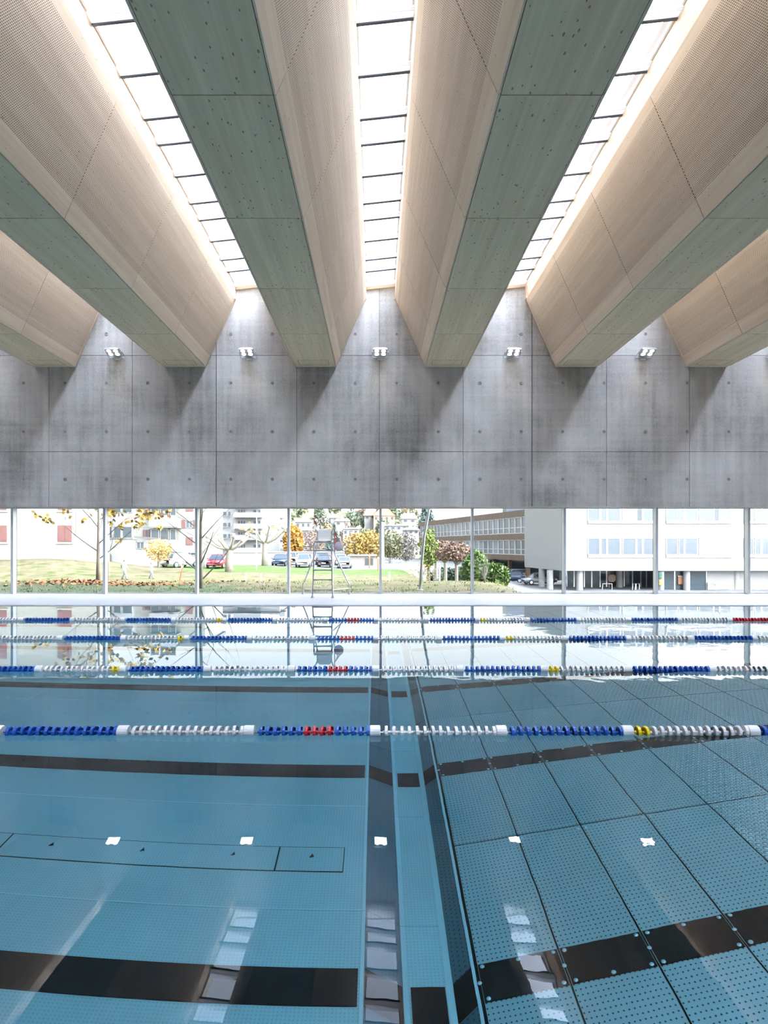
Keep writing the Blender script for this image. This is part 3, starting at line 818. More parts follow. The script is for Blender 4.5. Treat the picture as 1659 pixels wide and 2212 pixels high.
for nm_, c_ in (('bark', (.20, .18, .14)), ('pale_bark', (.34, .30, .24)), ('leaf_yellow', (.58, .38, .06)), ('leaf_gold', (.50, .33, .08)), ('leaf_brown', (.34, .15, .05)), ('leaf_orange', (.52, .26, .04)),
                ('leaf_green', (.10, .18, .05)), ('leaf_lime', (.26, .34, .07)), ('leaf_dark', (.045, .075, .04)), ('leaf_olive', (.22, .22, .10)), ('leaf_blue', (.16, .24, .22)),
                ('twig_red', (.30, .19, .14)), ('twig_grey', (.30, .27, .24)), ('shrub_green', (.14, .24, .05))):
    mat(nm_, c_, .8, 0, .22, 6.0)
def sapling(px, d, h, label, leaf, nleaf, seed, lean=0, low=.0):
    g = GP(px, d); rg = random.Random(seed); r = thing('young_tree', label, 'tree', tuple(g))
    m_ = MB(); tips = []; pts = [g+Vector((lean*t*h, 0, h*t)) for t in (0, .15, .35, .6, .8, 1)]
    m_.tube(pts, [.10, .075, .06, .045, .03, .012], 8); m_.build('trunk', 'pale_bark', r, True)
    m_ = MB()
    for k in range(17):
        t = low+(1-low)*(k+.5)/17; p = g+Vector((lean*t*h, 0, h*t)); a = k*2.4+rg.random()
        d_ = Vector((math.cos(a), math.sin(a)*.6, .75)).normalized()
        branches(m_, p, d_, h*.27*(1.15-t*.6), .026*(1.2-t), 2, rg, tips, .5, .10, 3 if nleaf > 50 else 2)
    tag(m_.build('branches', 'bark', r), kind='stuff')
    lm = MB()
    for k in range(nleaf):
        t = rg.choice(tips); 
        if t.z < g.z+h*.25 and rg.random() < .7: continue
        for _ in range(2):
            p = t+Vector((rg.gauss(0, .10), rg.gauss(0, .10), rg.gauss(0, .08))); a = Vector((rg.gauss(0, 1), rg.gauss(0, 1), rg.gauss(0, 1))).normalized()*.10; b_ = a.cross(Vector((rg.gauss(0, 1), 1, rg.gauss(0, 1)))).normalized()*.07
            lm.quad(p-a, p-b_, p+a, p+b_)
    if nleaf: tag(lm.build('leaves', leaf, r), kind='stuff')
    return r
sapling(212, 26, 6.2, 'young tree with sparse yellow leaves outside the left windows', 'leaf_yellow', 800, 3, .01, .12)
sapling(433, 22.5, 5.2, 'bare young tree outside, right of the second mullion, with low side branches', 'leaf_brown', 14, 11, .01, .02)

def pollard(px, d, h, label, seed, fine, leafn=0):
    g = GP(px, d); rg = random.Random(seed); r = thing('plane_tree', label, 'tree', tuple(g)); m_ = MB()
    m_.tube([g, g+Vector((0, 0, h*.3)), g+Vector((.05, 0, h*.55)), g+Vector((.05, 0, h*.62))], [.42, .33, .34, .30], 9); m_.build('trunk', 'pale_bark', r, True)
    top = g+Vector((.05, 0, h*.58)); m_ = MB(); tips = []
    for k in range(9):
        a = 2*PI*k/9+.2; rr = h*rg.uniform(.34, .52)
        end = top+Vector((math.cos(a)*rr*1.25, math.sin(a)*rr, h*rg.uniform(.22, .46))); mid = top.lerp(end, .55)+Vector((0, 0, -h*.05))
        m_.tube([top, mid, end], [.15, .11, .09], 6); m_.ell(tuple(end), (.2, .2, .17), 7, 5, .15)
        if fine:
            for q in range(6): branches(m_, end, Vector((rg.gauss(0, 1), rg.gauss(0, 1), rg.gauss(.4, .5))).normalized(), h*.14, .05, 1, rg, tips, .6, .1, 3)
    m_.build('branches', 'pale_bark', r)
    if leafn:
        lm = MB()
        for k in range(leafn):
            p = rg.choice(tips)+Vector((rg.gauss(0, .15), 0, rg.gauss(0, .15))); lm.quad(p+Vector((-.12, 0, 0)), p+Vector((0, .05, -.1)), p+Vector((.12, 0, 0)), p+Vector((0, .05, .1)))
        tag(lm.build('leaves', 'leaf_yellow', r), kind='stuff')
pollard(495, 62, 3.6, 'pollarded plane tree with thick stubby branches beside the red car', 5, False)
pollard(572, 78, 4.6, 'pollarded plane tree with fine twisted twigs left of the dark blue car', 8, True, 30)

def blob(name, px, py, d, rx, rz, label, mn, n=420, size=None, trunk=None, seed=1, fill=.6, ry=None, cat='tree', group=None, squash=None, trunkmat='bark'):
    c = P(px, py, d); rx = rx/F*d; rz = rz/F*d; ry = ry or rx*.8
    gz0 = c.z-rz if trunk is None else c.z-rz-trunk/F*d
    r = thing(name, label, cat, (c.x, c.y, gz0), group=group)
    me = leafcloud(n, (0, 0, c.z-gz0), (rx, ry, rz), size or rx*.09, fill, 'foliage', mn, seed, squash)
    o = link('foliage', me, r); tag(o, kind='stuff')
    m_ = MB().tube([(0, 0, -.3), (0, 0, (c.z-gz0)*.6), (.03, 0, c.z-gz0+rz*.3)], [rx*.07+.05, rx*.055+.04, .03], 6); o = link('trunk', m_.mesh('trunk', trunkmat), r)
    rg = random.Random(seed); mb = MB(); tips = []
    for k in range(8):
        a = k*.8; branches(mb, Vector((0, 0, (c.z-gz0)*.55)), Vector((math.cos(a), math.sin(a), .9)).normalized(), rz*.75, rx*.02+.015, 1, rg, tips, .4, .15, 3)
    o = link('branches', mb.mesh('branches', trunkmat), r); tag(o, kind='stuff')
    return r
blob('yellow_bush', 343, 1188, 58, 31, 26, 'round bush with bright yellow leaves in front of the apartment block', 'leaf_yellow', 700, .11, 4, 2, .1, cat='bush')
blob('orange_tree', 633, 1173, 100, 22, 40, 'tall rounded tree with dense orange foliage behind the fourth mullion', 'leaf_orange', 1300, .35, 4, 3, .4)
blob('bare_tree', 680, 1172, 103, 36, 30, 'low round tree with reddish bare twigs left of the lifeguard chair', 'twig_red', 1500, .16, 8, 4, .2)
cone = lambda v: Vector((v.x*(1-v.z)*.62, v.y*(1-v.z)*.62, v.z))
blob('blue_spruce', 722, 1172, 98.5, 26, 40, 'blue-green spruce tree behind the lifeguard chair', 'leaf_blue', 1300, .26, 3, 5, .1, squash=cone)
k_ = 0
for px, py, rx, rz, mn, lb in ((768, 1180, 30, 32, 'leaf_gold', 'golden autumn tree right of the lifeguard chair'), (800, 1178, 30, 34, 'leaf_gold', 'golden autumn tree just left of the middle mullion'),
                           (842, 1178, 30, 36, 'leaf_olive', 'tall olive-brown autumn tree just right of the middle mullion'), (876, 1182, 28, 32, 'twig_grey', 'thin autumn tree with few leaves left of the leaning pole')):
    k_ += 1; blob('autumn_tree', px, py, 104+k_, rx, rz, lb, mn, 1300, .22, 6, 20+k_, .1)
blob('pale_bare_shrub', 912, 1235, 34, 34, 18, 'bare shrub with a few orange leaves left of the leaning pole', 'leaf_orange', 110, .05, 4, 31, .1, cat='bush', trunkmat='twig_grey')
pz = lambda v: Vector((v.x*(.75+.25*math.sin(v.z*9)), v.y*.7, v.z))
blob('young_pine', 926, 1185, 36, 24, 46, 'young pale green pine just behind the leaning pole', 'leaf_lime', 900, .10, 14, 33, .2, squash=pz)
flat = lambda v: Vector((v.x, v.y, max(v.z, -.45)))
for i, (px, tr) in enumerate(((942, 22), (962, 26), (986, 32))):
    blob('umbrella_tree', px, 1192+i*2, 42-i*3, 34, 26, ['leftmost umbrella-clipped tree with bare brown twigs', 'middle umbrella-clipped tree with bare brown twigs and pale trunk', 'rightmost umbrella-clipped tree with bare brown twigs and pale trunk'][i], 'twig_red', 1500, .09, tr, 40+i, .35, squash=flat, group='umbrella-clipped trees', trunkmat='pale_bark')
for i, (px, py, rx, rz, d) in enumerate(((960, 1248, 38, 22, 46), (1006, 1245, 34, 24, 45))):
    blob('dark_hedge', px, py, d, rx, rz, ['dark evergreen hedge under the umbrella trees', 'dark evergreen hedge left of the bright green shrubs'][i], 'leaf_dark', 1500, .16, 0, 50+i, .2, cat='hedge')
blob('cypress_shrub', 1028, 1228, 33, 34, 40, 'tall bright green cypress shrub right of the sixth mullion', 'shrub_green', 1500, .10, 0, 61, .5, squash=lambda v: Vector((v.x*(1-.35*max(0, v.z)), v.y, v.z)), cat='shrub')
blob('cypress_shrub', 1068, 1246, 30, 34, 31, 'broad bright green cypress shrub at the edge of the parking lot', 'shrub_green', 1500, .10, 0, 62, .5, cat='shrub')
sr = GP(1047, 27.5); r = thing('bare_bush', 'pale bare bush of thin upright twigs in front of the green shrubs', 'bush', tuple(sr)); m_ = MB(); rg = random.Random(9); tp_ = []
for k in range(16): branches(m_, sr+Vector((rg.gauss(0, .04), 0, 0)), Vector((rg.gauss(0, .22), rg.gauss(0, .2), 1)).normalized(), .75, .016, 2, rg, tp_, .18, .25, 2)
tag(m_.build('twigs', 'twig_grey', r), kind='stuff')
blob('tall_fir', 922, 1113, 150, 22, 42, 'tall dark fir tree against the sky above the long office building', 'leaf_blue', 1100, .55, 6, 71, .1, squash=cone)
# hillside trees
HAZEC = {'leaf_olive': (.26, .27, .17), 'twig_grey': (.32, .30, .28), 'leaf_gold': (.40, .32, .17), 'leaf_green': (.20, .25, .16), 'twig_red': (.33, .26, .22)}  # paler tree colours with distance haze mixed into them
rg = random.Random(77); spots = []; tries = 0
while len(spots) < 44 and tries < 4000:
    tries += 1; px = rg.uniform(610, 920); d = rg.uniform(190, 320); X_ = (px-CXP)/F*d; sz = rg.uniform(2.6, 5.2)
    if all(math.hypot(X_-q[2], d-q[1]) > (sz+q[3])*.62 for q in spots): spots.append((px, d, X_, sz, rg.choice(['leaf_olive', 'twig_grey', 'leaf_gold', 'leaf_green', 'twig_red', 'leaf_olive'])))
spots.sort(); ORD = ['first', 'second', 'third', 'fourth', 'fifth', 'sixth', 'seventh', 'eighth', 'ninth', 'tenth', 'eleventh', 'twelfth', 'thirteenth', 'fourteenth', 'fifteenth', 'sixteenth', 'seventeenth', 'eighteenth', 'nineteenth', 'twentieth', 'next', 'further']
cnt = {}; KN = {'leaf_olive': 'olive-green', 'twig_grey': 'grey bare', 'leaf_gold': 'golden', 'leaf_green': 'dark green', 'twig_red': 'reddish-brown'}
for i, (px, d, X_, sz, mn0) in enumerate(spots):
    z = hz(X_, d); mn = 'far_'+mn0; mat(mn, HAZEC[mn0], .9, 0, .15, 2.0); k = cnt.get(mn0, 0); cnt[mn0] = k+1
    r = thing('hillside_tree', '%s of the small %s trees from the left on the hillside' % (ORD[k], KN[mn0]), 'tree', (X_, d, z), group='trees on the hillside')
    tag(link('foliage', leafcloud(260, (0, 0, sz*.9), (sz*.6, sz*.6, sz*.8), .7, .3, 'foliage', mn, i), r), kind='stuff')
    link('trunk', MB().tube([(0, 0, -.5), (0, 0, sz*.6)], .25, 5).mesh('trunk', 'bark'), r)

# grass tufts and leaves
m_ = MB(); rg = random.Random(5)
for _ in range(1500):
    Y = 20.2+rg.random()**1.4*34; X = rg.uniform(-.6, .26)*Y
    g = Vector((X, Y, gz(X, Y))); h = rg.uniform(.03, .08)
    for q in range(4):
        a = Vector((rg.gauss(0, .08), rg.gauss(0, .08), 0)); m_.quad(g+a-Vector((.012, 0, .02)), g+a+Vector((.012, 0, -.02)), g+a*1.8+Vector((.003, 0, h)), g+a*1.8+Vector((-.003, 0, h)))
tag(m_.build('grass_tufts', 'leaf_lime'), 'short grass tufts scattered over the meadow outside', 'grass', kind='stuff')
m_ = MB()
for _ in range(900):
    t = rg.gauss(0, 1); X = -10.6+t*2.2; Y = 24.4+rg.gauss(0, .7)+.25*abs(t)
    g = Vector((X, Y, gz(X, Y)+rg.uniform(.02, .10))); a = rg.uniform(0, 6.3); u = Vector((math.cos(a), math.sin(a), rg.uniform(-.4, .6)))*.07; v = Vector((-math.sin(a), math.cos(a), rg.uniform(0, .8)))*.05
    m_.quad(g-u, g-v, g+u, g+v)
tag(m_.build('fallen_leaves', 'leaf_brown'), 'brown fallen leaves in a band on the turf under the yellow-leaved tree', 'leaves', kind='stuff')

# ---- poles and posts
mat('orange', (.80, .20, .06)); mat('pole_white', (.80, .81, .82), .35); mat('car_glass', (.06, .09, .13), .08); mat('tyre', (.03, .03, .03), .8)
lpz = thing('leaning_pole', 'white curved pole leaning right outside the window', 'pole', tuple(GP(908, 21.5)))
MB().tube([P(907, 1284, 21.5), P(911, 1215, 21.5), P(916, 1160, 21.5), P(927, 1100, 21.6), P(938, 1060, 21.7), P(952, 1015, 21.9)], [.05, .05, .05, .048, .04, .03], 10).build('shaft', 'pole_white', lpz, True)
MB().lathe([(.11, 0), (.11, .02), (.06, .03)], 12, 'z', tuple(GP(907, 21.5))).build('base_plate', 'pole_white', lpz)
lp_ = thing('lamp_post', 'slim white lamp post just right of the middle mullion', 'lamp post', tuple(GP(826, 84)))
g = GP(826, 84); MB().tube([g, g+Vector((0, 0, 5.6))], [.28, .2], 8).build('shaft', 'pole_white', lp_)
MB().lathe([(.25, 0), (.42, .15), (.42, .45), (.2, .55)], 12, 'z', tuple(g+Vector((0, 0, 5.55)))).build('lamp_head', 'white', lp_)
for px0, py0, px1, py1, d, lb in ((386, 1264, 396, 1218, 30, 'leaning orange marker post left of the bare young tree'), (433, 1264, 432, 1210, 30, 'orange marker post behind the bare young tree'),
                              (488, 1213, 490, 1192, 66, 'orange marker post beside the left plane tree'), (443, 1213, 443, 1192, 82, 'small orange marker post left of the red car'), (628, 1218, 628, 1197, 79, 'orange marker post by the white van'),
                              (643, 1205, 643, 1197, 86, 'small orange marker post behind the white crossover'), (798, 1220, 798, 1197, 80, 'orange marker post in front of the low pink wall'), (817, 1229, 817, 1202, 74, 'orange marker post left of the middle mullion')):
    a = P(px0, py0, d); b_ = P(px1, py1, d); a.z = min(a.z, gz(a.x, a.y)+.02)
    r = thing('marker_post', lb, 'post', tuple(a)); rr = max(.02, .0011*d*1.0)
    MB().tube([a, b_], rr, 6).build('stake', 'orange', r); q = a.lerp(b_, .85); q2 = a.lerp(b_, .93); MB().tube([q, q2], rr*1.12, 6).build('band', 'white', r)
for i, (px, d) in enumerate(((531, 46), (564, 47), (841, 40), (392, 60), (554, 66))):
    g = GP(px, d); r = thing('bollard', ['short pale stake in the meadow below the pollarded tree', 'short pale stake in the meadow left of the dark blue car', 'short pale stake right of the middle mullion', 'grey sign pole behind the leaning orange post', 'thin grey pole on the lawn between the plane trees'][i], 'stake', tuple(g))
    h = (.5, .5, .5, 1.2, 5.5)[i]; MB().tube([g, g+Vector((0, 0, h))], .05, 6).build('stake', 'pole_white', r); MB().cbox(tuple(g+Vector((0, 0, h+.03))), (.13, .13, .07)).build('top', 'white', r)
# fence
fr_ = thing('mesh_fence', 'pale wire mesh fence running down the slope behind the leaning pole', 'fence', tuple(GP(880, 60)))
fpts = [(830, 92), (850, 84), (868, 74), (884, 64), (900, 56), (915, 50), (932, 46), (950, 43)]
for i, (px, d) in enumerate(fpts):
    g = GP(px, d); MB().tube([g, g+Vector((0, 0, 1.25))], .04, 5).build('post', 'white', fr_)
    if i:
        p0 = GP(*fpts[i-1]); m_ = MB(); n = 14
        for k in range(n+1):
            a = p0.lerp(g, k/n); m_.tube([a+Vector((0, 0, .05)), a+Vector((0, 0, 1.2))], .012, 3, False)
        for k in range(7): m_.tube([p0+Vector((0, 0, .1+.18*k)), g+Vector((0, 0, .1+.18*k))], .012, 3, False)
        tag(m_.build('wire_mesh', 'alu', fr_), kind='stuff')

# ---- cars
def car(px, d, label, body, ang, kind='sedan', name='car', z=None):
    X = (px-CXP)/F*d; zz = gz(X, d) if z is None else z
    if body not in M: mat(body, {'car_white': (.60, .61, .63), 'car_red': (.55, .03, .06), 'car_navy': (.03, .06, .12), 'car_dark': (.08, .08, .09), 'car_silver': (.42, .45, .48)}[body], .22, .2)
    r = thing(name, label, 'car', (X, d, zz), ang, 'parked cars'); H = 1.48 if kind == 'sedan' else 1.68
    # local: +y is the front; sections (y, half width, z bottom, z shoulder)
    secs = [(-2.15, .70, .42, .80), (-2.05, .82, .30, .95), (-1.2, .89, .26, .98), (0, .90, .26, .95), (1.2, .88, .26, .90), (1.95, .80, .30, .76), (2.15, .66, .40, .62)]
    if kind != 'sedan': secs = [(y, w_, a, b+.08) for y, w_, a, b in secs]
    m_ = MB(); b0 = 0
    for y, w_, za, zb in secs: m_.v += [(-w_*.92, y, za), (w_*.92, y, za), (w_, y, (za+zb)/2), (w_*.95, y, zb), (-w_*.95, y, zb), (-w_, y, (za+zb)/2)]
    n = 6
    for i in range(len(secs)-1):
        for k in range(n): m_.face((i*n+k, i*n+(k+1) % n, (i+1)*n+(k+1) % n, (i+1)*n+k))
    m_.face(range(n)); m_.face(reversed(range((len(secs)-1)*n, len(secs)*n)))
    link('body', m_.mesh('body', body, True), r)
    def green(mn, nm, ins, rear, ztop, zlo):
        m2 = MB(); ys_ = (rear, rear+.35, .35, 1.05); hw = (.80, .64, .64, .80)
        pts = [(ys_[0], .80, zlo), (ys_[1], .62, ztop-.02), (.40, .62, ztop), (1.10, .80, zlo)]
        for y, w_, z_ in pts: m2.v += [(-w_+ins, y, z_), (w_-ins, y, z_)]
        m2.v += [(-.80+ins, rear, zlo-.1), (.80-ins, rear, zlo-.1), (.80-ins, 1.10, zlo-.1), (-.80+ins, 1.10, zlo-.1)]
        m2.face((0, 1, 3, 2)); m2.face((2, 3, 5, 4)); m2.face((4, 5, 7, 6)); m2.face((0, 2, 4, 6)); m2.face((7, 5, 3, 1))
        return link(nm, m2.mesh(nm, mn), r)
    rear = -1.75 if kind == 'sedan' else -2.0
    green('car_glass', 'windows', 0, rear, H-.03, .93)
    link('roof', MB().box(-.63, .63, rear+.33, .42, H-.05, H).mesh('roof', body), r)
    for sx2 in (-1, 1):
        link('pillar', MB().tube([(sx2*.79, rear, .95), (sx2*.62, rear+.35, H-.03)], .05, 4).mesh('pillar', body), r)
        link('pillar', MB().tube([(sx2*.79, 1.08, .95), (sx2*.62, .40, H-.03)], .04, 4).mesh('pillar', body), r)
        for y in (-1.35, 1.35):
            wo_ = link('wheel', MB().lathe([(.30, -.10), (.32, -.08), (.32, .08), (.30, .10)], 14, 'x').mesh('wheel', 'tyre'), r, (sx2*.80, y, .32))
            link('rim', MB().lathe([(.19, -.105), (.19, .105)], 12, 'x').mesh('rim', 'alu'), wo_)
        link('tail_light', MB().box(-.13, .13, -.03, .03, -.10, .12).mesh('tail_light', 'redlamp'), r, (sx2*.66, -2.10, .82))
        link('headlight', MB().box(-.17, .17, -.04, .04, -.07, .07).mesh('headlight', 'headl'), r, (sx2*.58, 2.03, .70))
        link('mirror', MB().ell((0, 0, 0), (.10, .07, .07), 8, 5).mesh('mirror', body), r, (sx2*.98, .75, 1.0))
    link('licence_plate', MB().box(-.26, .26, -.01, .01, -.06, .06).mesh('licence_plate', 'white'), r, (0, -2.16, .62))
    link('grille', MB().box(-.42, .42, -.02, .02, -.10, .10).mesh('grille', 'tyre'), r, (0, 2.13, .50))
    return r
mat('redlamp', (.55, .02, .02), .3); mat('headl', (.75, .78, .8), .15)
car(472, 68.5, 'red car facing the hall in front of the apartment block', 'car_red', PI)
car(606, 82, 'dark blue car facing the hall, left of the fourth mullion', 'car_navy', PI)
car(632, 87, 'white van-like car seen from behind at the fourth mullion', 'car_white', 0, 'suv')
car(657, 79.5, 'white crossover facing the hall, right of the fourth mullion', 'car_white', PI, 'suv')
car(702, 84, 'dark station wagon seen from behind through the lifeguard chair', 'car_dark', 0, 'suv')
car(697, 92, 'dark car hidden behind the dark station wagon', 'car_dark', 0, 'suv')
car(745, 83, 'white saloon car seen from behind, right of the lifeguard chair', 'car_white', 0)
car(738, 91, 'white estate car behind the white saloon', 'car_white', 0, 'suv')
car(389, 66.3, 'white car parked against the apartment block behind the yellow bush', 'car_white', -.5)
car(1164, 80, 'silver car seen from the side under the white building', 'car_silver', PI/2+.15, z=-3.5)
car(1101, 84, 'dark car half hidden by the bright green shrub', 'car_navy', PI/2-.3, z=-3.5)
car(1112, 92, 'white car in the row of parked cars behind the silver car', 'car_white', PI/2, z=-3.5)

# ---- buildings
mat('cream', (.43, .42, .37), .8, 0, .02); mat('white_wall', (.43, .43, .43), .8, 0, .02); mat('cool_white', (.36, .375, .39), .8, 0, .02); mat('shutter', (.27, .125, .115), .7)
mat('pane_grey', (.12, .145, .16), .15); mat('pane_blue', (.15, .18, .22), .15); mat('pink_wall', (.48, .42, .38), .8); mat('roof_tile', (.42, .22, .16), .8); mat('roof_grey', (.22, .20, .20), .8); mat('sill', (.52, .50, .42)); mat('awning', (.25, .25, .22))
mat('wall_apricot', (.58, .36, .26), .8); mat('pane_dark', (.07, .10, .12), .1); mat('brown_band', (.17, .115, .07), .6); mat('redpanel', (.52, .05, .07))
def win(root, x0, x1, z0, z1, y, glass='pane_grey', frame='white_wall', nd=1, nm='window', t=.05):
    m_ = MB(); fw = min(.07, (x1-x0)*.1); m_.box(x0, x1, y-.06, y, z0, z0+fw).box(x0, x1, y-.06, y, z1-fw, z1).box(x0, x0+fw, y-.06, y, z0, z1).box(x1-fw, x1, y-.06, y, z0, z1)
    for k in range(1, nd+1):
        if nd > 1 and k < nd: xx = x0+(x1-x0)*k/nd; m_.box(xx-fw/2, xx+fw/2, y-.06, y, z0, z1)
    f_ = m_.build(nm, frame, root); MB().box(x0+fw, x1-fw, y-.03, y-.005, z0+fw, z1-fw).build('pane', glass, f_); return f_
def X(px, d): return (px-CXP)/F*d
def Z(py, d): return HC-(py-CYP)/F*d
# A: cream block
d = 62; A = thing('apartment_block', 'cream apartment block with closed dark red shutters at the far left', 'building', (X(100, d), d, -.5))
MB().box(X(-160, d), X(209, d), d, d+3.0, -2, 11.3).build('wall', 'cream', A)
MB().box(X(-170, d), X(212, d), d-.8, d+3.2, 11.3, 11.6).build('roof', 'roof_grey', A)
for (pa, pb) in ((-60, -34), (-15, 15), (125, 155)):
    for row in range(-1, 4):
        z1 = Z(1135, d)+3.12*row; z0 = Z(1170, d)+3.12*row
        if z0 < 0 or z1 > 11: continue
        fo = MB().box(X(pa, d)-.12, X(pb, d)+.12, d-.10, d, z0-.22, z0-.08).build('window_sill', 'sill', A)
        mid = X((pa+pb)/2, d)
        for xa, xb in ((X(pa, d), mid-.01), (mid+.01, X(pb, d))):
            sh_ = MB().box(xa, xb, d-.06, d, z0, z1).build('shutter', 'shutter', A); MB().box(xa+.08, xb-.08, d-.075, d-.06, z0+.1, z1-.1).build('slat_field', 'shutter', sh_)
# B: next block with balconies
d = 70; B = thing('apartment_block', 'cream and white apartment block with glazed balconies behind the yellow bush', 'building', (X(320, d), d, -.5))
MB().box(X(208, d), X(443, d), d, d+8, -2, 9.3).build('wall', 'cream', B); MB().box(X(204, d), X(447, d), d-.7, d+8.7, 9.3, 9.6).build('roof', 'roof_grey', B)
MB().box(X(208, d), X(296, d), d-1.2, d, 2.1, 9.0).build('bay_wall', 'white_wall', B)
for py0, py1 in ((1137, 1163), (1088, 1108), (1040, 1058)):
    for a_, b_ in ((228, 243), (245, 262), (264, 286)): win(B, X(a_, d-1.2), X(b_, d-1.2), Z(py1, d-1.2), Z(py0, d-1.2), d-1.2)
for py0, py1 in ((1147, 1167), (1098, 1115), (1050, 1066), (1004, 1020)):
    bp = MB().box(X(331, d), X(392, d), d-1.4, d-1.3, Z(py1+25, d), Z(py1, d)); bp.build('balcony_front', 'white_wall', B)
    MB().box(X(331, d), X(392, d), d-1.4, d, Z(py1+26, d), Z(py1+24, d)).build('balcony_floor', 'white_wall', B)
    for a_, b_ in ((332, 350), (352, 371), (373, 386)): win(B, X(a_, d), X(b_, d), Z(py1, d), Z(py0, d)+.2, d-.9)
for (pa, pb, y0, y1) in ((309, 324, 1095, 1117), (309, 325, 1144, 1162), (402, 418, 1098, 1104)):
    win(B, X(pa+4, d), X(pb-4, d), Z(y1, d), Z(y0, d), d, 'pane_grey')
    for a_, b_ in ((pa, pa+4), (pb-4, pb)): MB().box(X(a_, d), X(b_, d), d-.1, d, Z(y1, d), Z(y0, d)).build('shutter', 'shutter', B)
for (pa, pb, y0, y1) in ((402, 417, 1086, 1104), (402, 417, 1160, 1177)): MB().box(X(pa, d), X(pb, d), d-.08, d, Z(y1, d), Z(y0, d)).build('shutter', 'shutter', B)
win(B, X(401, d), X(417, d), Z(1141, d), Z(1124, d), d, 'pane_blue', nd=2)
for a_, b_ in ((393, 400), (418, 425)): MB().box(X(a_, d), X(b_, d), d-.08, d, Z(1141, d), Z(1123, d)).build('shutter', 'shutter', B)
win(B, X(400, d), X(424, d), Z(1200, d), Z(1193, d), d, 'pane_dark', nd=2)
ent = thing('entrance_annex', 'low white entrance annex with a slanted dark roof edge left of the yellow bush', 'building', (X(270, 66), 66, -.5))
MB().box(X(222, 66), X(332, 66), 66, 68.6, -1.5, Z(1166, 66)).build('wall', 'white_wall', ent)
MB().tube([P(290, 1160, 65.6), P(344, 1164, 65.4)], .14, 4).build('roof_edge', 'roof_grey', ent)
win(ent, X(295, 66), X(312, 66), Z(1186, 66), Z(1170, 66), 65.98, 'pane_grey', nd=2)
MB().box(X(225, 66), X(240, 66), 65.9, 66, Z(1218, 66), Z(1196, 66)).build('garage_opening', 'roof_grey', ent); MB().box(X(242, 66), X(256, 66), 65.9, 66, Z(1218, 66), Z(1197, 66)).build('door', 'cool_white', ent)
# C: balcony block
d = 104; Cb = thing('apartment_block', 'white apartment block with long open balconies behind the pollarded trees', 'building', (X(540, d), d, -1))
MB().box(X(438, d), X(604, d), d, d+14, -3, 9.6).build('wall', 'white_wall', Cb); MB().box(X(436, d), X(606, d), d-.5, d+14.5, 9.6, 9.85).build('roof', 'roof_grey', Cb)
for row in range(5):
    zb = Z(1192, d)+1.9*0+row*1.87
    py0 = 1116+0
for py in (1117, 1141, 1165, 1192, 1093, 1069):
    MB().box(X(509, d), X(567, d), d-1.6, d, Z(py, d)-.12, Z(py, d)).build('balcony_floor', 'white_wall', Cb)
    MB().box(X(509, d), X(567, d), d-1.6, d-1.52, Z(py, d), Z(py-9, d)).build('balcony_front', 'cool_white', Cb)
    for a_, b_ in ((514, 519), (520, 525), (526, 530), (547, 554), (558, 563)): win(Cb, X(a_, d), X(b_, d), Z(py-4, d), Z(py-16, d), d, 'pane_grey')
    for a_, b_ in ((445, 459), (461, 475), (483, 492), (494, 500)): win(Cb, X(a_, d), X(b_, d), Z(py-2, d), Z(py-12, d), d-.5, 'pane_grey')
    MB().box(X(603, d), X(614, d), d+.5, d+3, Z(py+2, d), Z(py-8, d)).build('side_balcony', 'cool_white', Cb)
MB().box(X(442, d), X(480, d), d-.5, d, -1, 9.4).build('bay_wall', 'white_wall', Cb)
MB().box(X(474.5, d), X(479, d), d-.62, d-.5, Z(1138, d), Z(1121, d)).build('side_panel', 'redpanel', Cb)
# pink wall
d = 95; pw = thing('low_wall', 'long low pinkish garden wall behind the parked cars', 'wall', (X(600, d), d, -1.5))
MB().box(X(490, d), X(744, d), d, d+.4, -3, Z(1194, d)).build('wall_body', 'pink_wall', pw); MB().box(X(488, d), X(744, d), d-.1, d+.5, Z(1194, d), Z(1191, d)).build('coping', 'cool_white', pw)
gr = thing('garage', 'low pale garage with a slanted end wall behind the white saloon', 'building', (X(790, 93), 93, -1.8))
MB().box(X(752, 93), X(812, 93), 93, 98, -3, Z(1201, 93)).build('wall', 'pink_wall', gr); MB().box(X(750, 93), X(814, 93), 92.6, 98.4, Z(1201, 93), Z(1199, 93)).build('roof', 'cool_white', gr)
MB().box(X(790, 93), X(806, 93), 92.8, 93, Z(1224, 93), Z(1206, 93)).build('gate', 'pane_grey', gr)

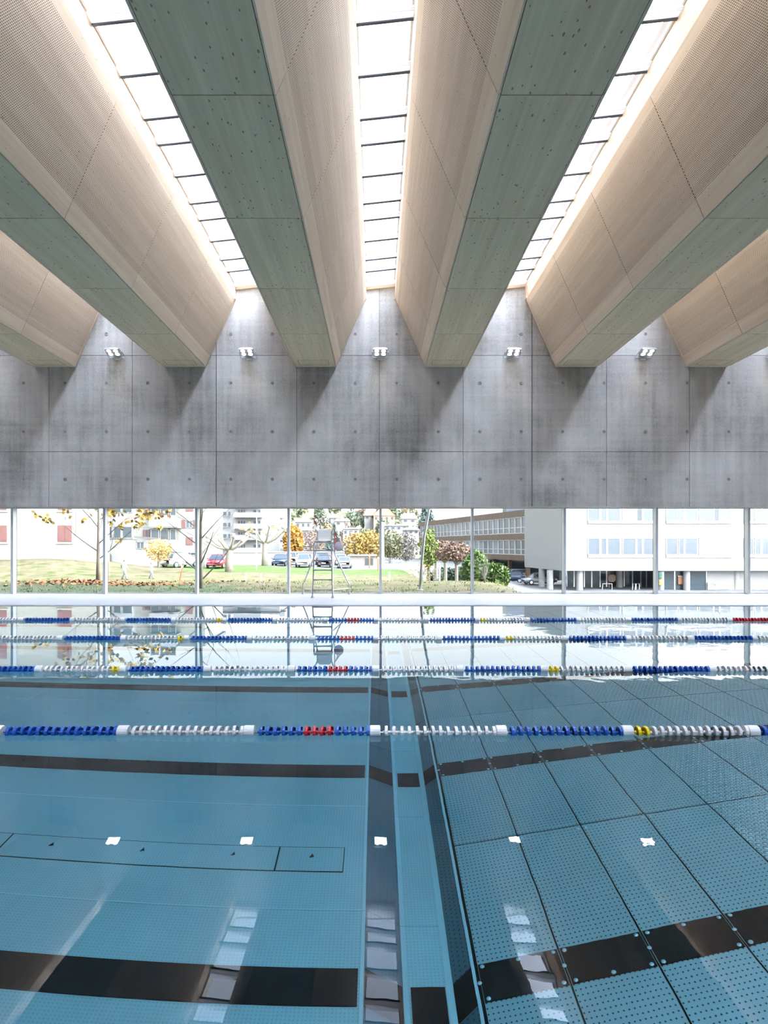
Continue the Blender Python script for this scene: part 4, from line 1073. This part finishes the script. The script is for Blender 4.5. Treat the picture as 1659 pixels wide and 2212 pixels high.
# hillside houses
def house(px, py, w_, h_, d, label, wallm, roofm, flatr=False, rh=.5, gable=False):
    c = P(px, py, d); W_ = w_/F*d; H_ = h_/F*d; r = thing('hillside_house', label, 'house', tuple(c), group='houses on the hillside'); x0, x1 = c.x-W_/2, c.x+W_/2; zb, zt_ = c.z-4, c.z+H_; dep = W_*.8
    MB().box(x0, x1, d, d+dep, zb, zt_).build('wall', wallm, r)
    if flatr: MB().box(x0-.3, x1+.3, d-.4, d+dep+.3, zt_, zt_+.4).build('roof', 'cool_white', r)
    elif gable:
        MB().prism([(x0-.5, zt_), (x1+.5, zt_), ((x0+x1)/2, zt_+W_*rh*.6)], d-.3, d+dep).build('roof_gable', wallm, r)
        m_ = MB(); xm = (x0+x1)/2; zr = zt_+W_*rh*.6
        for xa in (x0-.9, x1+.9): m_.v += [(xa, d-.6, zt_-.3), (xm, d-.6, zr+.2), (xm, d+dep, zr+.2), (xa, d+dep, zt_-.3)]; b = len(m_.v)-4; m_.face((b, b+1, b+2, b+3))
        m_.build('roof', roofm, r)
    else:
        m_ = MB(); zr = zt_+H_*rh; i_ = W_*.12
        m_.v += [(x0-.4, d-.5, zt_), (x1+.4, d-.5, zt_), (x1+.4, d+dep+.5, zt_), (x0-.4, d+dep+.5, zt_), (x0+i_, d+dep/2, zr), (x1-i_, d+dep/2, zr)]
        for q in ((0, 1, 5, 4), (1, 2, 5), (2, 3, 4, 5), (3, 0, 4), (3, 2, 1, 0)): m_.face(q)
        m_.build('roof', roofm, r); MB().box(c.x-W_*.12, c.x-W_*.12+.8, d+dep*.4, d+dep*.4+.8, zt_, zr+1.0).build('chimney', wallm, r)
    n = max(2, int(w_/11))
    for k in range(n):
        xa = x0+W_*(k+.3)/n; f_ = MB().box(xa, xa+W_/n*.4, d-.12, d, c.z+H_*.3, c.z+H_*.75).build('window', 'pane_grey', r)
    return r
house(655, 1142, 34, 14, 200, 'white house with a low grey hipped roof left on the hillside', 'white_wall', 'roof_grey', rh=.5)
house(684, 1101, 36, 10, 280, 'white row building high on the hill above the lifeguard chair', 'white_wall', 'roof_grey', True)
house(718, 1128, 28, 9, 230, 'white house with an orange tiled roof, left of a similar one', 'white_wall', 'roof_tile', rh=.9)
house(739, 1136, 32, 10, 225, 'white house with an orange tiled roof, right of a similar one', 'white_wall', 'roof_tile', rh=.7)
house(672, 1160, 40, 14, 150, 'grey terraced building low on the hill left of the lifeguard chair', 'cool_white', 'roof_grey', True)
house(758, 1157, 34, 14, 170, 'white flat-roofed modern house with dark windows right of the lifeguard chair', 'white_wall', 'roof_grey', True)
house(776, 1117, 26, 12, 260, 'white house with a pale red roof left of the apricot barn', 'white_wall', 'roof_tile', rh=.6)
house(757, 1100, 14, 9, 290, 'small white house high on the hill', 'white_wall', 'roof_grey')
house(830, 1126, 46, 12, 230, 'apricot barn-like house with a big gable behind the middle mullion', 'wall_apricot', 'roof_tile', rh=.9, gable=True)
house(800, 1122, 26, 8, 236, 'house with a steep red roof joined to the apricot barn', 'white_wall', 'roof_tile', rh=2.0)
house(884, 1130, 32, 9, 240, 'white house with a steep dark roof and dormer at the right of the hill', 'white_wall', 'roof_grey', rh=1.5)
house(862, 1146, 62, 10, 175, 'long flat-roofed grey house under the dark-roofed one', 'cool_white', 'roof_grey', True)
house(888, 1154, 34, 9, 160, 'low white house with a pale pink roof left of the office building', 'white_wall', 'roof_tile', rh=.6)

# office building with brown bands
p0 = Vector((21.2, 89, 0)); p1 = Vector((9.6, 140, 0)); u = (p1-p0); Lb = u.length; u.normalize(); nrm = Vector((-u.y, u.x, 0))
if nrm.x > 0: nrm = -nrm
Mo = Matrix((u, -nrm, Vector((0, 0, 1)))).transposed().to_4x4(); Mo.translation = p0
ob = thing('office_building', 'long low office building with brown metal bands and window rows', 'building', (21.2, 89, -3.5))
def LB(x0, x1, y0, y1, z0, z1, nm, mn, par=None): return MB().box(x0, x1, y0, y1, z0, z1, Mo).build(nm, mn, par or ob)
LB(0, Lb, .25, 14, -.6, 6.2, 'core_wall', 'pane_grey')
for z0, z1, nm in ((5.55, 6.5, 'top_band'), (2.25, 3.15, 'middle_band'), (-.75, .05, 'low_band')):
    nseg = 22
    for k in range(nseg): LB(Lb*k/nseg+.02, Lb*(k+1)/nseg-.02, -.12, .3, z0, z1, 'band_panel', 'brown_band')
rg = random.Random(4)
for z0, z1 in ((3.15, 5.55), (.05, 2.25)):
    nb_ = 26
    for k in range(nb_):
        x0 = Lb*k/nb_+.06; x1 = Lb*(k+1)/nb_-.06; mn = rg.choice(['pane_grey', 'pane_blue', 'pane_grey', 'pane_dark', 'cool_white'])
        m_ = MB()
        for q in ((x0, x0+.08, z0, z1), (x1-.08, x1, z0, z1), (x0, x1, z0, z0+.08), (x0, x1, z1-.08, z1), (x0, x1, z0+(z1-z0)*.35, z0+(z1-z0)*.35+.06)): m_.box(q[0], q[1], .05, .2, q[2], q[3], Mo)
        f_ = m_.build('window', 'alu', ob); LB(x0+.08, x1-.08, .14, .22, z0+.08, z1-.08, 'pane', mn, f_)
for k in range(9): LB(1+k*6, 1.5+k*6, .5, 1.0, -3.9, -.75, 'column', 'brown_band')
LB(0, Lb, 5, 5.4, -3.9, -.75, 'rear_wall', 'pane_dark')
rt = thing('roof_cabin', 'grey ribbed roof cabin on top of the office building', 'building', (20.5, 96, 6.5)); 
for k in range(10): MB().box(X(1094, 96)+k*.29, X(1094, 96)+k*.29+.27, 96, 99, 6.5, 9.5).build('panel', 'pane_blue', rt)

# white building
d = 70; xw = X(1215, d)
wbg = thing('white_building', 'large white building on round columns with ribbon windows at the right', 'building', (xw+15, d, -3.9))
zs = Z(1233, d)
m_ = MB(); b = 0
foot = [(xw, d), (xw+34, d), (xw+34, d+16), (X(1133, 82), 82), ]
m_.v += [(x, y, zs) for x, y in foot]+[(x, y, 8.8) for x, y in foot]
for q in ((3, 2, 1, 0), (4, 5, 6, 7), (0, 1, 5, 4), (1, 2, 6, 5), (2, 3, 7, 6), (3, 0, 4, 7)): m_.face(q)
m_.build('wall', 'white_wall', wbg)
pans = [(1271, 1294), (1299, 1309), (1313, 1338), (1346, 1372), (1376, 1386), (1390, 1412)]
pans2 = [(1440, 1462), (1467, 1476), (1480, 1505), (1511, 1540), (1543, 1552), (1556, 1577)]
pans3 = [(1608, 1626), (1631, 1642), (1646, 1672), (1677, 1700)]
for ri_, (ya, yb) in enumerate(((1162, 1199), (1089, 1126), (1016, 1053))):
    for gi, pl in enumerate((pans, pans2, pans3)):
        x0, x1 = X(pl[0][0]-1, d), X(pl[-1][1]+4, d)
        MB().box(x0, x1, d-.16, d-.02, Z(yb+5, d), Z(yb, d)).build('window_sill', 'white', wbg)
        for ki, (a_, b_) in enumerate(pl):
            gl = 'pane_blue'
            if ri_ == 1 and gi == 0 and ki == 3: gl = 'white_wall'
            if ri_ == 1 and ki == 4 and gi < 2: gl = 'pane_dark'
            if ri_ == 0 and gi == 1 and ki > 2: gl = 'cool_white'
            win(wbg, X(a_-1.5, d), X(b_+1.5, d), Z(yb, d), Z(ya, d), d-.02, gl, 'white')
    MB().box(xw, xw+34, d-.02, d, Z(yb+14, d)-.02, Z(yb+14, d)).build('facade_joint', 'cool_white', wbg)
for px, dd, rr in ((1252, 70.8, .36), (1483, 70.8, .36), (1588, 71.5, .42), (1338, 75, .38), (1170, 76.5, .36), (1188, 72, .36), (1428, 70.6, .32)):
    MB().lathe([(rr, -4.4), (rr, zs)], 16, 'z', (X(px, dd), dd, 0)).build('column', 'white_wall', wbg)
d2 = 76
for a_, b_ in ((1224, 1240), (1240, 1262), (1262, 1278), (1278, 1296), (1296, 1310), (1310, 1332), (1332, 1348), (1348, 1366), (1366, 1384), (1384, 1396), (1396, 1412)):
    win(wbg, X(a_, d2), X(b_, d2), -4.3, zs, d2, 'pane_dark', 'alu', nm='glass_bay')
d3 = 71.2
for a_, b_ in ((1432, 1457), (1457, 1486), (1486, 1526)): win(wbg, X(a_, d3), X(b_, d3), -4.2, zs, d3, 'pane_dark', 'alu', nm='glass_bay')
MB().box(X(1526, d3), X(1760, d3), d3, d3+.3, -4.4, zs).build('ground_floor_wall', 'white_wall', wbg)
MB().box(X(1412, d2), X(1440, d2), d3+.4, d2, -4.4, zs).build('ground_floor_wall', 'cool_white', wbg)
mat('orange_frame', (.45, .20, .08)); mat('sign_green', (.05, .35, .2)); mat('sign_yellow', (.75, .6, .1)); mat('poster', (.52, .54, .62)); mat('poster_ink', (.28, .30, .42))
dd = 74.5
of = thing('notice_board', 'orange framed board standing behind the glass of the white building', 'board', (X(1321, dd), dd, -3.9))
m_ = MB()
for q in ((1314, 1317, 1241, 1257), (1327, 1330, 1241, 1257), (1314, 1330, 1241, 1243.5), (1314, 1330, 1254.5, 1257), (1315, 1316.5, 1257, 1284)): m_.box(X(q[0], dd), X(q[1], dd), dd, dd+.08, Z(q[3], dd), Z(q[2], dd))
m_.build('frame', 'orange_frame', of); MB().box(X(1317, dd), X(1327, dd), dd+.02, dd+.05, Z(1254.5, dd), Z(1243.5, dd)).build('board', 'pane_grey', of)
dd = 73
yb_ = thing('ochre_screen', 'ochre panel behind the glass right of the eighth mullion', 'panel', (X(1473, 71), 71.05, -2)); MB().box(X(1465, 71), X(1480, 71), 71.0, 71.1, Z(1262, 71), Z(1244, 71)).build('panel_board', 'orange_frame', yb_); MB().box(X(1464, 71), X(1481, 71), 70.98, 71.0, Z(1244.6, 71), Z(1244, 71)).build('edge', 'alu', yb_)
rl_ = thing('handrail', 'thin steel handrail in front of the glass entrance', 'handrail', (X(1370, 71), 71.5, -4.2)); 
for a_, b_ in ((1300, 1322), (1365, 1374), (1371, 1381)): MB().tube([P(a_, 1284, 71.5), P(a_+2, 1261, 71.5), P(b_, 1261, 71.5), P(b_, 1284, 71.5)], .05, 5).build('rail', 'pole_white', rl_)
def text(body, loc, size, mn, parent, name='lettering', ext=.01):
    cu = bpy.data.curves.new(name, 'FONT'); cu.body = body; cu.size = size; cu.extrude = ext; cu.align_x = 'LEFT'; cu.materials.append(M[mn])
    tmp = bpy.data.objects.new(name, cu); me = bpy.data.meshes.new_from_object(tmp); bpy.data.objects.remove(tmp)
    o = bpy.data.objects.new(name, me); COL.objects.link(o); o.parent = parent; o.location = Vector(loc)-parent.location; o.rotation_euler = (PI/2, 0, 0); return o
ps = thing('wall_sign', 'pale lilac sign reading COG leaning on the white ground-floor wall', 'sign', (X(1540, 71), 71.0, -3.9))
MB().box(X(1528, 71), X(1552, 71), 70.95, 71.05, Z(1283, 71), Z(1257.5, 71)).build('board', 'poster', ps)
text('COG', (X(1529, 70.9), 70.93, Z(1267, 70.9)), .52, 'poster_ink', ps)
for k in range(7): MB().box(X(1541 if k < 2 else 1530, 70.9), X(1549-(k % 3)*2, 70.9), 70.92, 70.95, Z(1262.5+k*2.8, 70.9), Z(1262+k*2.8, 70.9)).build('text_line', 'poster_ink', ps)
nt_ = thing('door_notice', 'small white notice box by the round column at the right', 'sign', (X(1578, 70.9), 70.9, -3.6)); MB().box(X(1575.5, 70.9), X(1582, 70.9), 70.85, 70.95, Z(1283, 70.9), Z(1272, 70.9)).build('box', 'white', nt_); MB().box(X(1576.5, 70.9), X(1581, 70.9), 70.83, 70.85, Z(1280, 70.9), Z(1277.5, 70.9)).build('print', 'tyre', nt_)
gs = thing('pillar_marks', 'green cross-hatched and yellow marks on the white pillar right of the eighth mullion', 'sign', (X(1426, 70.2), 70.2, -2))
for (a_, c_, mn) in ((1238, 1249, 'sign_green'), (1254, 1264, 'sign_yellow')):
    for k in range(3):
        zz = Z(c_-(c_-a_)*k/2, 70.2); MB().box(X(1424, 70.2), X(1430, 70.2), 70.18, 70.2, zz, zz+.08).build('stripe', mn, gs)
        xx = X(1424+k*2.6, 70.2); MB().box(xx, xx+.06, 70.18, 70.2, Z(c_, 70.2), Z(a_, 70.2)).build('stripe', mn, gs)

# ---- two passers-by
def walker(px, d, h, label, seed, top, trousers, pack):
    g = GP(px, d, 0); py_b = 1252
    r = thing('person', label, 'person', tuple(g)); k = h/1.7
    pts = {'pel': (0, 0, .95), 'chest': (0, 0, 1.28), 'neck': (.01, 0, 1.46), 'head': (.02, 0, 1.58), 'crown': (.02, 0, 1.68), 'hl': (0, -.09, .90), 'hr': (0, .09, .90), 'kl': (.14, -.09, .50), 'kr': (-.06, .09, .50), 'al': (.20, -.09, .08), 'ar': (-.26, .09, .14), 'tl': (.32, -.09, .03), 'tr': (-.16, .09, .04),
           'sl': (0, -.19, 1.38), 'sr': (0, .19, 1.38), 'el': (-.10, -.23, 1.12), 'er': (.08, .23, 1.12), 'wl': (-.02, -.24, .90), 'wr': (.22, .22, .94), 'ml': (.01, -.24, .82), 'mr': (.28, .21, .88)}
    rad = dict(pel=.14, chest=.14, neck=.055, head=.095, crown=.06, hl=.09, hr=.09, kl=.06, kr=.06, al=.042, ar=.042, tl=.035, tr=.035, sl=.06, sr=.06, el=.045, er=.045, wl=.03, wr=.03, ml=.035, mr=.035)
    nmz = list(pts); ed = [('pel', 'chest'), ('chest', 'neck'), ('neck', 'head'), ('head', 'crown'), ('pel', 'hl'), ('pel', 'hr'), ('hl', 'kl'), ('hr', 'kr'), ('kl', 'al'), ('kr', 'ar'), ('al', 'tl'), ('ar', 'tr'), ('chest', 'sl'), ('chest', 'sr'), ('sl', 'el'), ('sr', 'er'), ('el', 'wl'), ('er', 'wr'), ('wl', 'ml'), ('wr', 'mr')]
    me = bpy.data.meshes.new('body'); me.from_pydata([tuple(Vector(pts[n])*k) for n in nmz], [(nmz.index(a), nmz.index(b)) for a, b in ed], []); me.materials.append(M[top])
    o = link('body', me, r); md = o.modifiers.new('skin', 'SKIN')
    for i, n in enumerate(nmz): v = me.skin_vertices[0].data[i]; v.radius = (rad[n]*k, rad[n]*k); v.use_root = (n == 'pel')
    o.modifiers.new('sub', 'SUBSURF').levels = 1
    def ch(nm, mb, mn): link(nm, mb.mesh(nm, mn, True), r)
    ch('face', MB().ell((.05*k, 0, 1.59*k), (.085*k, .078*k, .105*k), 10, 8), 'skin'); ch('nose', MB().ell((.14*k, 0, 1.58*k), (.02*k, .015*k, .022*k), 6, 4), 'skin')
    ch('hair', MB().ell((.0, 0, 1.62*k), (.105*k, .098*k, .115*k), 10, 8), 'hair')
    for s_, kn, an, tn in ((-1, 'kl', 'al', 'tl'), (1, 'kr', 'ar', 'tr')):
        ch('trouser_leg', MB().tube([Vector(pts['hl' if s_ < 0 else 'hr'])*k+Vector((0, 0, .04)), Vector(pts[kn])*k, Vector(pts[an])*k], [.125*k, .085*k, .065*k], 8), trousers)
        ch('shoe', MB().ell(tuple((Vector(pts[an])*k+Vector(pts[tn])*k)/2), (.13*k, .05*k, .05*k), 8, 5), 'hair')
    if pack: ch('backpack', MB().ell((-.20*k, 0, 1.22*k), (.12*k, .16*k, .22*k), 10, 6), 'pack')
    return r
mat('skin', (.45, .28, .2)); mat('hair', (.16, .13, .11)); mat('coat_pale', (.52, .50, .44)); mat('jeans_pale', (.42, .46, .52)); mat('pack', (.26, .25, .22)); mat('jacket_grey', (.36, .37, .38))
walker(269, 49, 1.55, 'person walking in pale clothes with a dark backpack behind the band of fallen leaves', 1, 'coat_pale', 'jeans_pale', True)
walker(327, 50, 1.3, 'smaller person walking in pale grey, right of the one with the backpack', 2, 'jacket_grey', 'jeans_pale', False)
